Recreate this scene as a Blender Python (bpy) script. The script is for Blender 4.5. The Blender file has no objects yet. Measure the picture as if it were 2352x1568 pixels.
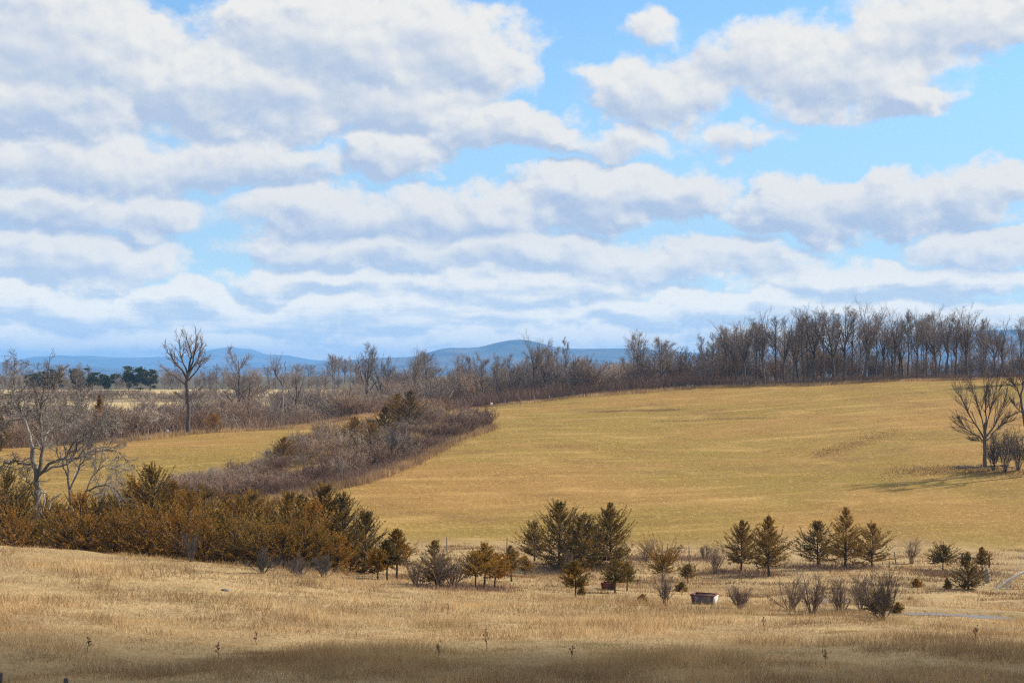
import bpy, math
import numpy as np
from mathutils import Vector

scene = bpy.context.scene
COL = scene.collection

# ------------------------------------------------------------------ camera
F = 3267.0            # focal length in units of a 2352-pixel wide picture (50 mm lens)
CX, CY, HOR = 1176.0, 784.0, 860.0
PITCH = math.atan((HOR - CY) / F)
cam_data = bpy.data.cameras.new('camera')
cam_data.lens = 50.0
cam_data.sensor_width = 36.0
cam_data.clip_start = 0.5
cam_data.clip_end = 60000.0
cam = bpy.data.objects.new('camera', cam_data)
cam.location = (0, 0, 0)
cam.rotation_euler = (math.radians(90) + PITCH, 0, 0)
COL.objects.link(cam)
scene.camera = cam

SUN_EL, SUN_AZ = math.radians(37), math.radians(68)     # azimuth clockwise from +Y
EXPOSURE = 0.65
SUN_STRENGTH = 4.4
SKY_STRENGTH = 0.10
scene.view_settings.view_transform = 'Standard'
scene.view_settings.look = 'None'
scene.view_settings.exposure = EXPOSURE
scene.view_settings.gamma = 1.0
scene.view_settings.use_curve_mapping = False
cy = scene.cycles
cy.max_bounces = 6
cy.diffuse_bounces = 3
cy.glossy_bounces = 2
cy.transmission_bounces = 3
cy.volume_bounces = 2
cy.transparent_max_bounces = 8
cy.use_denoising = False
cy.filter_width = 1.2


def ray_dir(px, py):
    a = (px - CX) / F
    b = -(py - CY) / F
    s, c = math.sin(PITCH), math.cos(PITCH)
    return np.array([a, c - b * s, s + b * c])


def slope(py):
    d = ray_dir(CX, py)
    return d[2] / d[1]


# ------------------------------------------------------------------ node helper
class NT:
    def __init__(self, tree):
        self.t = tree

    def n(self, typ, ins=None, **props):
        nd = self.t.nodes.new(typ)
        for k, v in props.items():
            setattr(nd, k, v)
        for k, v in (ins or {}).items():
            sock = nd.inputs[k]
            if isinstance(v, bpy.types.NodeSocket):
                self.t.links.new(v, sock)
            else:
                if isinstance(v, tuple) and sock.type == 'RGBA' and len(v) == 3:
                    v = v + (1.0,)
                sock.default_value = v
        return nd

    def math(self, op, a, b=0.0, clamp=False):
        return self.n('ShaderNodeMath', {0: a, 1: b}, operation=op, use_clamp=clamp).outputs[0]

    def mix(self, f, a, b, blend='MIX'):
        nd = self.n('ShaderNodeMix', {0: f, 6: a, 7: b}, data_type='RGBA', blend_type=blend)
        return nd.outputs[2]

    def ramp(self, f, lo, hi, a=0.0, b=1.0, smooth=True):
        nd = self.n('ShaderNodeMapRange', {0: f, 1: lo, 2: hi, 3: a, 4: b},
                    interpolation_type='SMOOTHSTEP' if smooth else 'LINEAR')
        return nd.outputs[0]

    def noise(self, vec, scale, detail=4.0, rough=0.55, dist=0.0, out=0):
        nd = self.n('ShaderNodeTexNoise', {'Scale': scale, 'Detail': detail, 'Roughness': rough, 'Distortion': dist})
        self.t.links.new(vec, nd.inputs['Vector'])
        return nd.outputs[out]


# ------------------------------------------------------------------ sky
world = bpy.data.worlds.new('World')
scene.world = world
world.use_nodes = True
wt = world.node_tree
wt.nodes.clear()

# cumulus banks: centre, half sizes (hundredths of a radian-ish units of the focal length), weight
CLOUDS = [
    (110, 110, 310, 170, 1.35), (80, 240, 270, 90, 1.35), (560, 215, 310, 115, 1.35), (770, 110, 330, 125, 1.35), (1000, 120, 240, 120, 1),
    (900, 225, 260, 75, .9), (180, 372, 330, 75, .9), (560, 362, 260, 62, .9), (900, 345, 130, 62, 1), (1130, 292, 220, 58, 1),
    (1290, 310, 80, 42, .8), (120, 472, 240, 58, 1), (330, 480, 150, 55, .9), (140, 590, 280, 72, 1),
    (790, 485, 280, 65, 1), (1050, 490, 270, 72, 1), (860, 565, 330, 50, 1), (1200, 575, 350, 55, .9),
    (1400, 447, 225, 78, 1.35), (1560, 440, 130, 70, .8), (1820, 488, 170, 68, 1.3), (2010, 478, 260, 68, 1.2), (2210, 450, 160, 62, 1),
    (2300, 562, 210, 50, .9), (1520, 215, 170, 78, .8), (1420, 212, 70, 55, .8), (1750, 145, 190, 85, .9), (1950, 180, 235, 88, 1), (2090, 215, 110, 52, 1),
    (2220, 45, 280, 75, .8), (2060, 95, 150, 70, .8), (1500, 65, 80, 38, .45), (1700, 310, 120, 34, .45), (1420, 325, 130, 34, .5),
    (760, 645, 270, 42, .9), (1120, 655, 430, 55, .9), (1550, 600, 360, 50, .8), (2020, 640, 330, 46, .9),
    (900, 725, 520, 50, .9), (1700, 715, 560, 45, .9), (160, 715, 340, 52, .9), (390, 690, 120, 48, .9),
    (1176, 800, 1700, 55, 1.2),
]


def sky_uv(px, py):
    d = ray_dir(px, py)
    d = d / np.linalg.norm(d)
    return math.atan2(d[0], d[1]) * F / 100, math.asin(d[2]) * F / 100


dens = bpy.data.node_groups.new('cloud_density', 'ShaderNodeTree')
dens.interface.new_socket('Vector', in_out='INPUT', socket_type='NodeSocketVector')
dens.interface.new_socket('Density', in_out='OUTPUT', socket_type='NodeSocketFloat')
dens.interface.new_socket('Smooth', in_out='OUTPUT', socket_type='NodeSocketFloat')
g = NT(dens)
gi = dens.nodes.new('NodeGroupInput')
go = dens.nodes.new('NodeGroupOutput')
q = gi.outputs[0]
st = g.n('ShaderNodeVectorMath', {0: q, 1: (0.80, 1.08, 1.0)}, operation='MULTIPLY').outputs[0]
wcol = g.noise(st, 0.75, 5.0, 0.55, out=1)
wv = g.n('ShaderNodeVectorMath', {0: wcol, 1: (0.5, 0.5, 0.5)}, operation='SUBTRACT').outputs[0]
wv = g.n('ShaderNodeVectorMath', {0: wv, 1: (2.5, 1.6, 0.0)}, operation='MULTIPLY').outputs[0]
qw = g.n('ShaderNodeVectorMath', {0: q, 1: wv}, operation='ADD').outputs[0]
best = None
for (x, y, rx, ry, w) in CLOUDS:
    a, e = sky_uv(x, y)
    v = g.n('ShaderNodeVectorMath', {0: qw, 1: (a, e, 0)}, operation='SUBTRACT').outputs[0]
    v = g.n('ShaderNodeVectorMath', {0: v, 1: (100 / rx, 100 / ry, 0)}, operation='MULTIPLY').outputs[0]
    dd = g.n('ShaderNodeVectorMath', {0: v, 1: v}, operation='DOT_PRODUCT').outputs['Value']
    val = g.n('ShaderNodeMath', {0: dd, 1: -w, 2: w}, operation='MULTIPLY_ADD').outputs[0]
    best = val if best is None else g.n('ShaderNodeMath', {0: best, 1: val, 2: 0.25}, operation='SMOOTH_MAX').outputs[0]
sep = g.n('ShaderNodeSeparateXYZ', {0: q})
away = g.math('MAXIMUM', g.ramp(sep.outputs[1], 8.6, 10.0), g.ramp(g.math('ABSOLUTE', sep.outputs[0]), 12.5, 15.0))
gen = g.math('MULTIPLY', g.math('SUBTRACT', g.noise(st, 0.22, 3.0), 0.47), 7.0)
best = g.math('MAXIMUM', best, -1.6)
m = g.n('ShaderNodeMix', {0: away, 2: best, 3: gen})
fb = g.noise(st, 1.05, 10.0, 0.58)
bil = g.n('ShaderNodeTexVoronoi', {'Vector': qw, 'Scale': 1.7, 'Smoothness': 0.6, 'Detail': 2.0, 'Roughness': 0.5}, feature='SMOOTH_F1').outputs[0]
tot = g.math('ADD', g.math('ADD', m.outputs[0], 0.42), g.math('MULTIPLY', g.math('SUBTRACT', fb, 0.5), 1.75))
tot = g.math('SUBTRACT', tot, g.math('MULTIPLY', g.math('SUBTRACT', bil, 0.35), 0.4))
lowf = g.ramp(sep.outputs[1], 3.6, 1.0, 0.0, 1.0)
stv = g.n('ShaderNodeVectorMath', {0: q, 1: (0.30, 2.2, 1.0)}, operation='MULTIPLY').outputs[0]
band = g.math('MULTIPLY', g.math('SUBTRACT', g.noise(stv, 1.0, 5.0, 0.6), 0.35), 1.6)
tot = g.math('ADD', tot, g.math('MULTIPLY', lowf, band))
dens.links.new(tot, go.inputs[0])
smo = g.math('ADD', m.outputs[0], g.math('MULTIPLY', lowf, band))
smo = g.math('ADD', smo, g.math('MULTIPLY', g.math('SUBTRACT', g.noise(st, 0.9, 2.0, 0.5), 0.5), 0.9))
dens.links.new(smo, go.inputs[1])

w = NT(wt)
tc = w.n('ShaderNodeTexCoord')
nrm = w.n('ShaderNodeVectorMath', {0: tc.outputs['Generated']}, operation='NORMALIZE').outputs[0]
sp = w.n('ShaderNodeSeparateXYZ', {0: nrm})
az = w.math('MULTIPLY', w.math('ARCTAN2', sp.outputs[0], sp.outputs[1]), F / 100)
el = w.math('MULTIPLY', w.math('ARCSINE', sp.outputs[2]), F / 100)
qv = w.n('ShaderNodeCombineXYZ', {0: az, 1: el, 2: 0.0}).outputs[0]


def density(off):
    v = w.n('ShaderNodeVectorMath', {0: qv, 1: off}, operation='ADD').outputs[0]
    nd = wt.nodes.new('ShaderNodeGroup')
    nd.node_tree = dens
    wt.links.new(v, nd.inputs[0])
    return nd.outputs[0], nd.outputs[1]


d0, s0 = density((0, 0, 0))
d1, s1 = density((0.17, 0.23, 0))
cover = w.ramp(d0, -0.18, 0.58)
thick = w.ramp(d0, 0.1, 1.6)
dif = w.math('SUBTRACT', s1, s0)
shade = w.ramp(w.math('ADD', w.math('MULTIPLY', dif, 2.0), w.math('MULTIPLY', w.math('MINIMUM', d0, 1.3), 0.42)), -0.35, 1.25)
sky = w.n('ShaderNodeTexSky', sky_type='NISHITA', sun_disc=False, sun_elevation=SUN_EL, sun_rotation=SUN_AZ,
          altitude=100.0, air_density=1.0, dust_density=0.4, ozone_density=2.0)
blue = w.mix(1.0, sky.outputs[0], (0.72, 1.02, 1.20), 'MULTIPLY')
blue = w.mix(w.ramp(el, 8.8, 0.5, 0.15, 0.9), blue, (3.1, 4.5, 5.7))
fine = w.noise(qv, 5.0, 4.0, 0.6)
e0 = w.noise(qv, 2.4, 5.0, 0.6)
e1 = w.noise(w.n('ShaderNodeVectorMath', {0: qv, 1: (0.07, 0.11, 0)}, operation='ADD').outputs[0], 2.4, 5.0, 0.6)
emb = w.math('MULTIPLY', w.math('SUBTRACT', e1, e0), 0.4)
shade = w.math('ADD', shade, emb, True)
lit = w.mix(w.math('MULTIPLY', fine, 0.35), (6.0, 5.8, 5.4), (5.3, 5.25, 5.1))
dark = (2.95, 3.6, 4.7)
ccol = w.mix(w.math('MULTIPLY', shade, 0.92), lit, dark)
low = w.math('SUBTRACT', 1.0, w.ramp(el, 0.2, 3.4))
skc = w.mix(cover, blue, ccol)
skc = w.mix(w.math('MULTIPLY', low, 0.9), skc, w.mix(1.0, skc, (1.72, 1.60, 1.28), 'MULTIPLY'))
bg = w.n('ShaderNodeBackground', {0: skc, 1: SKY_STRENGTH})
wo = w.n('ShaderNodeOutputWorld', {0: bg.outputs[0]})
world.cycles.sampling_method = 'MANUAL'
world.cycles.sample_map_resolution = 512

# ------------------------------------------------------------------ sun
sd = bpy.data.lights.new('sun', 'SUN')
sd.energy = SUN_STRENGTH
sd.angle = math.radians(0.5)
sd.color = (1.0, 0.93, 0.82)
sun = bpy.data.objects.new('sun', sd)
SUNV = Vector((math.sin(SUN_AZ) * math.cos(SUN_EL), math.cos(SUN_AZ) * math.cos(SUN_EL), math.sin(SUN_EL)))
sun.rotation_euler = SUNV.to_track_quat('Z', 'Y').to_euler()
sun.location = (200, 100, 300)
COL.objects.link(sun)

# ------------------------------------------------------------------ numpy helpers
rng = np.random.default_rng(11)


def vnoise(x, y, seed=0):
    r = np.random.default_rng(seed)
    tab = r.random((256, 256))
    xi, yi = np.floor(x).astype(int), np.floor(y).astype(int)
    fx, fy = x - xi, y - yi
    fx, fy = fx * fx * (3 - 2 * fx), fy * fy * (3 - 2 * fy)
    a = tab[xi % 256, yi % 256]
    b = tab[(xi + 1) % 256, yi % 256]
    c = tab[xi % 256, (yi + 1) % 256]
    d = tab[(xi + 1) % 256, (yi + 1) % 256]
    return (a * (1 - fx) + b * fx) * (1 - fy) + (c * (1 - fx) + d * fx) * fy


def fbm(x, y, seed=0, octs=4):
    s, a, t = 0, 0.5, 0
    for o in range(octs):
        s = s + a * vnoise(x * 2 ** o + 17.3 * o, y * 2 ** o + 5.1 * o, seed + o)
        t += a
        a *= 0.5
    return s / t


def make_mesh(name, parts, mat, smooth=False):
    vs, ls, starts, off, lo = [], [], [], 0, 0
    for v, f in parts:
        v = np.asarray(v, float).reshape(-1, 3)
        f = np.asarray(f, int)
        vs.append(v)
        ls.append((f + off).reshape(-1))
        starts.append(lo + np.arange(f.shape[0]) * f.shape[1])
        off += len(v)
        lo += f.size
    vs, ls, starts = np.concatenate(vs), np.concatenate(ls), np.concatenate(starts)
    me = bpy.data.meshes.new(name)
    me.vertices.add(len(vs))
    me.vertices.foreach_set('co', vs.astype(np.float32).ravel())
    me.loops.add(len(ls))
    me.loops.foreach_set('vertex_index', ls.astype(np.int32))
    me.polygons.add(len(starts))
    me.polygons.foreach_set('loop_start', starts.astype(np.int32))
    if smooth:
        me.polygons.foreach_set('use_smooth', np.ones(len(starts), bool))
    me.update(calc_edges=True)
    if mat:
        me.materials.append(mat)
    return me


def link(name, me, parent=None, loc=None, rz=0.0, sc=None):
    o = bpy.data.objects.new(name, me)
    COL.objects.link(o)
    if parent:
        o.parent = parent
    if loc is not None:
        o.location = loc
    if rz:
        o.rotation_euler = (0, 0, rz)
    if sc is not None:
        o.scale = sc if hasattr(sc, '__len__') else (sc, sc, sc)
    return o


def tag(o, label, cat, group=None, kind=None):
    if label:
        o['label'] = label
    if cat:
        o['category'] = cat
    if group:
        o['group'] = group
    if kind:
        o['kind'] = kind
    return o


def thing(name, label, cat, loc, rz=0.0, sc=None, group=None):
    return tag(link(name, None, None, loc, rz, sc), label, cat, group)


def unit(v):
    return v / np.maximum(np.linalg.norm(v, axis=-1, keepdims=True), 1e-9)


def tubes(P, R, s=5):
    P, R = np.asarray(P, float), np.asarray(R, float)
    N, k = P.shape[:2]
    T = unit(np.gradient(P, axis=1))
    mt = unit(T.mean(1))
    ref = np.where((np.abs(mt[:, 2]) > 0.7)[:, None], np.array([1.0, 0, 0]), np.array([0, 0, 1.0]))[:, None, :]
    A = unit(np.cross(T, np.broadcast_to(ref, T.shape)))
    B = np.cross(T, A)
    th = np.arange(s) * 2 * np.pi / s
    V = P[:, :, None, :] + R[:, :, None, None] * (A[:, :, None, :] * np.cos(th)[:, None] + B[:, :, None, :] * np.sin(th)[:, None])
    V = V.reshape(-1, 3)
    n, i, j = np.meshgrid(np.arange(N), np.arange(k - 1), np.arange(s), indexing='ij')
    b = n * k * s + i * s
    j2 = (j + 1) % s
    Fq = np.stack([b + j, b + j2, b + s + j2, b + s + j], -1).reshape(-1, 4)
    return V, Fq


def grow(P, R, n, t0, t1, ang, lr, up, wand, k, r, rs=0.6, tip=0.3, fall=0.55, minl=0.0, angv=0.25):
    N, kk = P.shape[:2]
    pl = np.linalg.norm(np.diff(P, axis=1), axis=2).sum(1)
    t = t0 + (t1 - t0) * (np.arange(n)[None, :] + r.random((N, n))) / n
    ix = np.clip(t * (kk - 1), 0, kk - 1.001)
    i0 = ix.astype(int)
    fr = (ix - i0)[..., None]
    rows = np.arange(N)[:, None]
    S = P[rows, i0] * (1 - fr) + P[rows, i0 + 1] * fr
    T = unit(P[rows, i0 + 1] - P[rows, i0])
    r0 = (R[rows, i0] * (1 - fr[..., 0]) + R[rows, i0 + 1] * fr[..., 0]) * rs
    v = r.normal(size=(N, n, 3))
    v = unit(v - (v * T).sum(-1, keepdims=True) * T)
    a = (ang + angv * r.normal(size=(N, n)))[..., None]
    D = np.cos(a) * T + np.sin(a) * v
    L = np.maximum(pl[:, None] * lr * (1 - fall * (t - t0) / max(t1 - t0, 1e-6)) * r.uniform(0.6, 1.25, (N, n)), minl)
    S, D, L, r0 = S.reshape(-1, 3), D.reshape(-1, 3), L.reshape(-1), r0.reshape(-1)
    out = [S]
    p = S
    for _ in range(k - 1):
        D = unit(D + wand * r.normal(size=D.shape) + np.array([0, 0, up]))
        p = p + D * (L / (k - 1))[:, None]
        out.append(p)
    Q = np.stack(out, 1)
    RR = r0[:, None] * np.linspace(1, tip, k)[None, :]
    return Q, RR


# ------------------------------------------------------------------ terrain height
PROF = {   # column (picture x) : (depth, picture y) seen ground or (depth, None, z) hidden ground
    0: [(45, 1568), (60, 1450), (75, 1362), (90, 1292), (104, 1241), (112, 0, -13.3), (130, 0, -16.8), (165, 0, -17.4), (190, 1130), (215, 1075), (235, 1030), (250, 0, -13), (300, 0, -15), (380, 0, -12.5), (428, 942), (455, 925), (520, 0, -9.3), (556, 908), (600, 897), (700, 0, -7)],
    430: [(45, 1568), (60, 1478), (75, 1388), (90, 1322), (103, 1277), (110, 0, -15), (130, 0, -17.4), (165, 0, -17.5), (190, 1130), (215, 1080), (240, 1022), (257, 990), (270, 0, -11.5), (300, 0, -14.5), (380, 0, -12.2), (428, 940), (455, 924), (520, 0, -9.2), (556, 907), (600, 897), (700, 0, -7)],
    870: [(45, 1568), (60, 1490), (75, 1420), (90, 1362), (100, 1334), (110, 1320), (125, 1302), (145, 0, -18), (165, 1222), (185, 1152), (220, 1062), (250, 1010), (290, 948), (310, 0, -9), (340, 0, -11.5), (430, 0, -9.8), (455, 0, -9.2), (556, 0, -8), (600, 897), (700, 0, -7)],
    1176: [(45, 1568), (60, 1485), (75, 1421), (88, 1386), (100, 1366), (115, 1335), (130, 1301), (145, 1268), (160, 1236), (185, 1155), (220, 1065), (260, 990), (300, 950), (325, 932), (345, 922), (370, 0, -7.5), (430, 0, -9), (600, 0, -7.5), (700, 0, -7)],
    1560: [(45, 1568), (60, 1487), (75, 1425), (88, 1392), (100, 1374), (115, 1342), (130, 1306), (145, 1272), (160, 1240), (185, 1160), (220, 1075), (260, 1000), (300, 945), (330, 905), (350, 890), (370, 0, -3.2), (450, 0, -6), (600, 0, -7), (700, 0, -7)],
    2000: [(45, 1568), (60, 1490), (75, 1430), (88, 1406), (97, 1390), (110, 1360), (125, 1322), (140, 1287), (160, 1238), (185, 1155), (220, 1065), (260, 985), (300, 925), (330, 890), (350, 876), (370, 0, -1.5), (450, 0, -4), (600, 0, -7), (700, 0, -7)],
    2352: [(45, 1568), (60, 1492), (75, 1440), (86, 1424), (97, 1398), (110, 1367), (125, 1328), (140, 1293), (160, 1243), (185, 1150), (215, 1060), (260, 975), (300, 915), (330, 880), (350, 868), (370, 0, -0.7), (450, 0, -3), (600, 0, -7), (700, 0, -7)],
}
LD = np.linspace(math.log(8), math.log(900), 900)
UC = np.linspace(-0.45, 0.45, 181)


def gsmooth(A, sig, axis):
    n = int(3 * sig + 1)
    kx = np.arange(-n, n + 1)
    kk = np.exp(-0.5 * (kx / sig) ** 2)
    kk /= kk.sum()
    A = np.moveaxis(A, axis, -1)
    Ap = np.pad(A, [(0, 0)] * (A.ndim - 1) + [(n, n)], mode='edge')
    out = sum(kk[i] * Ap[..., i:i + A.shape[-1]] for i in range(2 * n + 1))
    return np.moveaxis(out, -1, axis)


_cols = sorted(PROF)
_tab = []
for c in _cols:
    ds, zs = [8, 18, 30, 38], [-3.6, -5.6, -7.7, -9.0]
    for it in PROF[c]:
        ds.append(it[0])
        zs.append(it[2] if len(it) == 3 else it[0] * slope(it[1]))
    _tab.append(np.interp(np.exp(LD), ds, zs))
_tab = np.array(_tab)
_cu = np.array([(c - CX) / F for c in _cols])
ZT = np.array([np.interp(UC, _cu, _tab[:, j]) for j in range(len(LD))]).T
ZT = gsmooth(gsmooth(ZT, 3.0, 1), 5.0, 0)


def base_h(X, Y):
    X, Y = np.asarray(X, float), np.asarray(Y, float)
    d = np.clip(Y, 8, 899)
    u = np.clip(X / d, -0.449, 0.449)
    iu = (u + 0.45) / 0.9 * (len(UC) - 1)
    il = (np.log(d) - LD[0]) / (LD[-1] - LD[0]) * (len(LD) - 1)
    i0 = np.clip(iu.astype(int), 0, len(UC) - 2)
    j0 = np.clip(il.astype(int), 0, len(LD) - 2)
    a, b = iu - i0, il - j0
    z = (ZT[i0, j0] * (1 - a) * (1 - b) + ZT[i0 + 1, j0] * a * (1 - b) + ZT[i0, j0 + 1] * (1 - a) * b + ZT[i0 + 1, j0 + 1] * a * b)
    nearf = np.clip((900 - Y) / 300, 0, 1)
    z = z + (fbm(X / 18, Y / 18, 3, 3) - 0.5) * 0.7 * nearf + (fbm(X / 3.2, Y / 3.2, 9, 3) - 0.5) * 0.28 * nearf * np.clip((200 - Y) / 60, 0.25, 1)
    return z


def march(hf, px, py, d0=40, d1=900):
    dr = ray_dir(px, py)
    d = np.geomspace(d0, d1, 6000)
    X, Z = dr[0] / dr[1] * d, dr[2] / dr[1] * d
    below = hf(X, d) >= Z
    i = int(np.argmax(below)) if below.any() else len(d) - 1
    return float(X[i]), float(d[i]), float(Z[i])


# creek: flattened channel on the valley floor
STREAM_PX = [(1990, 1400), (2060, 1406), (2160, 1410), (2240, 1413), (2340, 1418)]
POOL_PX = [(1880, 1376), (1912, 1375), (1950, 1377)]
STREAM = np.array([march(base_h, *p) for p in STREAM_PX])
POOL = np.array([march(base_h, *p) for p in POOL_PX])
STREAM[:, 1] = np.polyval(np.polyfit(STREAM[:, 0], STREAM[:, 1], 2), STREAM[:, 0])
BIN = np.array([march(base_h, 1618, 1387)[:2], march(base_h, 1398, 1353)[:2]])
ZS, ZP = float(STREAM[:, 2].mean()) - 0.18, float(POOL[:, 2].mean()) - 0.15


def pdist(X, Y, L):
    best = np.full(np.shape(X), 1e9)
    for a, b in zip(L[:-1, :2], L[1:, :2]):
        ab = b - a
        t = np.clip(((X - a[0]) * ab[0] + (Y - a[1]) * ab[1]) / (ab @ ab), 0, 1)
        best = np.minimum(best, np.hypot(X - a[0] - t * ab[0], Y - a[1] - t * ab[1]))
    return best


def h(X, Y):
    X, Y = np.asarray(X, float), np.asarray(Y, float)
    z = base_h(X, Y)
    for L, zw, hw in ((STREAM, ZS, 1.05), (POOL, ZP, 0.6)):
        dd = pdist(X, Y, L) + (fbm(X / 2, Y / 2, 31, 2) - 0.5) * 0.8
        flat = np.clip((hw + 4.5 - dd) / 3.5, 0, 1)
        flat = flat * flat * (3 - 2 * flat)
        z = z * (1 - flat) + (zw + 0.12) * flat
        core = np.clip((hw - dd) / 0.6 + 0.5, 0, 1)
        z = z - 0.45 * core
    return z


def hit(px, py, d0=40, d1=900):
    x, y, z = march(h, px, py, d0, d1)
    return np.array([x, y, float(h(x, y))])


def atd(px, d):
    x = (px - CX) / F * d
    return np.array([x, d, float(h(x, d))])


def metres(pxs, d):
    return pxs / F * d


def pt(px, py, d):
    dr = ray_dir(px, py)
    return np.array([dr[0] / dr[1] * d, d, dr[2] / dr[1] * d])


# ------------------------------------------------------------------ materials
def material(name):
    m = bpy.data.materials.new(name)
    m.use_nodes = True
    m.node_tree.nodes.clear()
    return m, NT(m.node_tree)


def finish(m, t, col, rough=0.85, bump=None, transl=0.0, spec=0.2):
    ins = {'Base Color': col, 'Roughness': rough, 'Specular IOR Level': spec}
    if bump is not None:
        ins['Normal'] = bump
    bs = t.n('ShaderNodeBsdfPrincipled', ins).outputs[0]
    if transl > 0:
        tr = t.n('ShaderNodeBsdfTranslucent', {'Color': col}).outputs[0]
        bs = t.n('ShaderNodeMixShader', {0: transl, 1: bs, 2: tr}).outputs[0]
    t.n('ShaderNodeOutputMaterial', {0: bs})
    return m


def bark(name, a, b, scale=1.5, rough=0.9):
    m, t = material(name)
    geo = t.n('ShaderNodeNewGeometry')
    tcn = t.n('ShaderNodeTexCoord')
    n = t.noise(tcn.outputs['Object'], scale, 5, 0.65)
    f = t.math('ADD', t.math('MULTIPLY', n, 0.9), t.math('MULTIPLY', t.math('SUBTRACT', geo.outputs['Random Per Island'], 0.45), 0.8))
    oi = t.n('ShaderNodeObjectInfo')
    f = t.math('ADD', f, t.math('MULTIPLY', t.math('SUBTRACT', oi.outputs['Random'], 0.5), 0.35), True)
    return finish(m, t, t.mix(f, a, b), rough)


def foliage(name, greens, rust, bias=0.0):
    m, t = material(name)
    geo = t.n('ShaderNodeNewGeometry')
    tcn = t.n('ShaderNodeTexCoord')
    oi = t.n('ShaderNodeObjectInfo')
    n = t.noise(tcn.outputs['Object'], 1.1, 3, 0.6)
    f = t.math('ADD', t.math('MULTIPLY', t.math('SUBTRACT', n, 0.5), 2.4), t.math('MULTIPLY', geo.outputs['Random Per Island'], 0.8))
    f = t.math('ADD', t.math('ADD', f, bias), t.math('MULTIPLY', t.math('SUBTRACT', oi.outputs['Random'], 0.5), 0.5), True)
    c = t.mix(f, greens, rust)
    return finish(m, t, c, 0.7, transl=0.22)


def straw(name, c0, c1, c2):
    m, t = material(name)
    geo = t.n('ShaderNodeNewGeometry')
    pos = geo.outputs['Position']
    n = t.noise(pos, 0.22, 5, 0.6)
    n2 = t.noise(pos, 0.035, 3, 0.5)
    f = t.math('ADD', t.math('MULTIPLY', t.math('SUBTRACT', geo.outputs['Random Per Island'], 0.5), 1.1), t.ramp(n, 0.3, 0.7), True)
    c = t.mix(f, c0, c1)
    c = t.mix(t.math('MULTIPLY', t.ramp(n2, 0.45, 0.7), 0.6), c, c2)
    n3 = t.noise(pos, 0.075, 4, 0.6)
    c = t.mix(t.math('MULTIPLY', t.ramp(n3, 0.46, 0.62), 0.55), c, (c0[0] * .8, c0[1] * .85, c0[2] * .95, 1.0))
    return finish(m, t, c, 0.75, transl=0.3)


M_BARK = bark('grey_brown_bark', (0.050, 0.040, 0.034), (0.165, 0.135, 0.118))
M_TWIG = bark('bare_twigs', (0.125, 0.098, 0.084), (0.34, 0.27, 0.23))
M_DARKBARK = bark('dark_bark', (0.040, 0.030, 0.025), (0.125, 0.098, 0.082))
M_VALLEY = bark('valley_shrub_stems', (0.085, 0.060, 0.045), (0.29, 0.205, 0.15))
M_PALEBARK = bark('weathered_pale_bark', (0.09, 0.074, 0.062), (0.38, 0.325, 0.275), 0.9)
M_DEADWOOD = bark('bleached_dead_wood', (0.30, 0.26, 0.22), (0.72, 0.66, 0.58), 1.6)
M_SHRUB = bark('thicket_stems', (0.165, 0.106, 0.073), (0.43, 0.295, 0.20))
M_SHRUBGREY = bark('grey_thicket_stems', (0.19, 0.143, 0.108), (0.50, 0.385, 0.29))
M_RED = bark('red_bramble_stems', (0.13, 0.075, 0.054), (0.33, 0.21, 0.145))
M_POST = bark('weathered_post_wood', (0.13, 0.11, 0.09), (0.34, 0.30, 0.26), 5)
M_DARKPOST = bark('dark_post_wood', (0.035, 0.030, 0.026), (0.10, 0.085, 0.07), 5)
M_CEDTRUNK = bark('cedar_bark', (0.055, 0.036, 0.026), (0.15, 0.10, 0.07), 3)
M_CED_RUST = foliage('rust_cedar_sprays', (0.090, 0.082, 0.016), (0.46, 0.215, 0.028), 0.12)
M_CED_OLIVE = foliage('olive_cedar_sprays', (0.078, 0.070, 0.018), (0.42, 0.230, 0.040), 0.14)
M_CED_DARK = foliage('dark_cedar_sprays', (0.054, 0.051, 0.016), (0.36, 0.20, 0.038), 0.05)
M_PINE = foliage('pine_needles', (0.024, 0.042, 0.020), (0.090, 0.095, 0.030), -0.05)
M_STRAW = straw('dry_grass', (0.26, 0.155, 0.072), (0.70, 0.475, 0.235), (0.36, 0.235, 0.095))
M_TUFT = straw('field_stubble', (0.29, 0.165, 0.055), (0.57, 0.37, 0.15), (0.26, 0.165, 0.042))
M_WEED = bark('dead_weed', (0.13, 0.08, 0.045), (0.30, 0.185, 0.10), 4)


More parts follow.
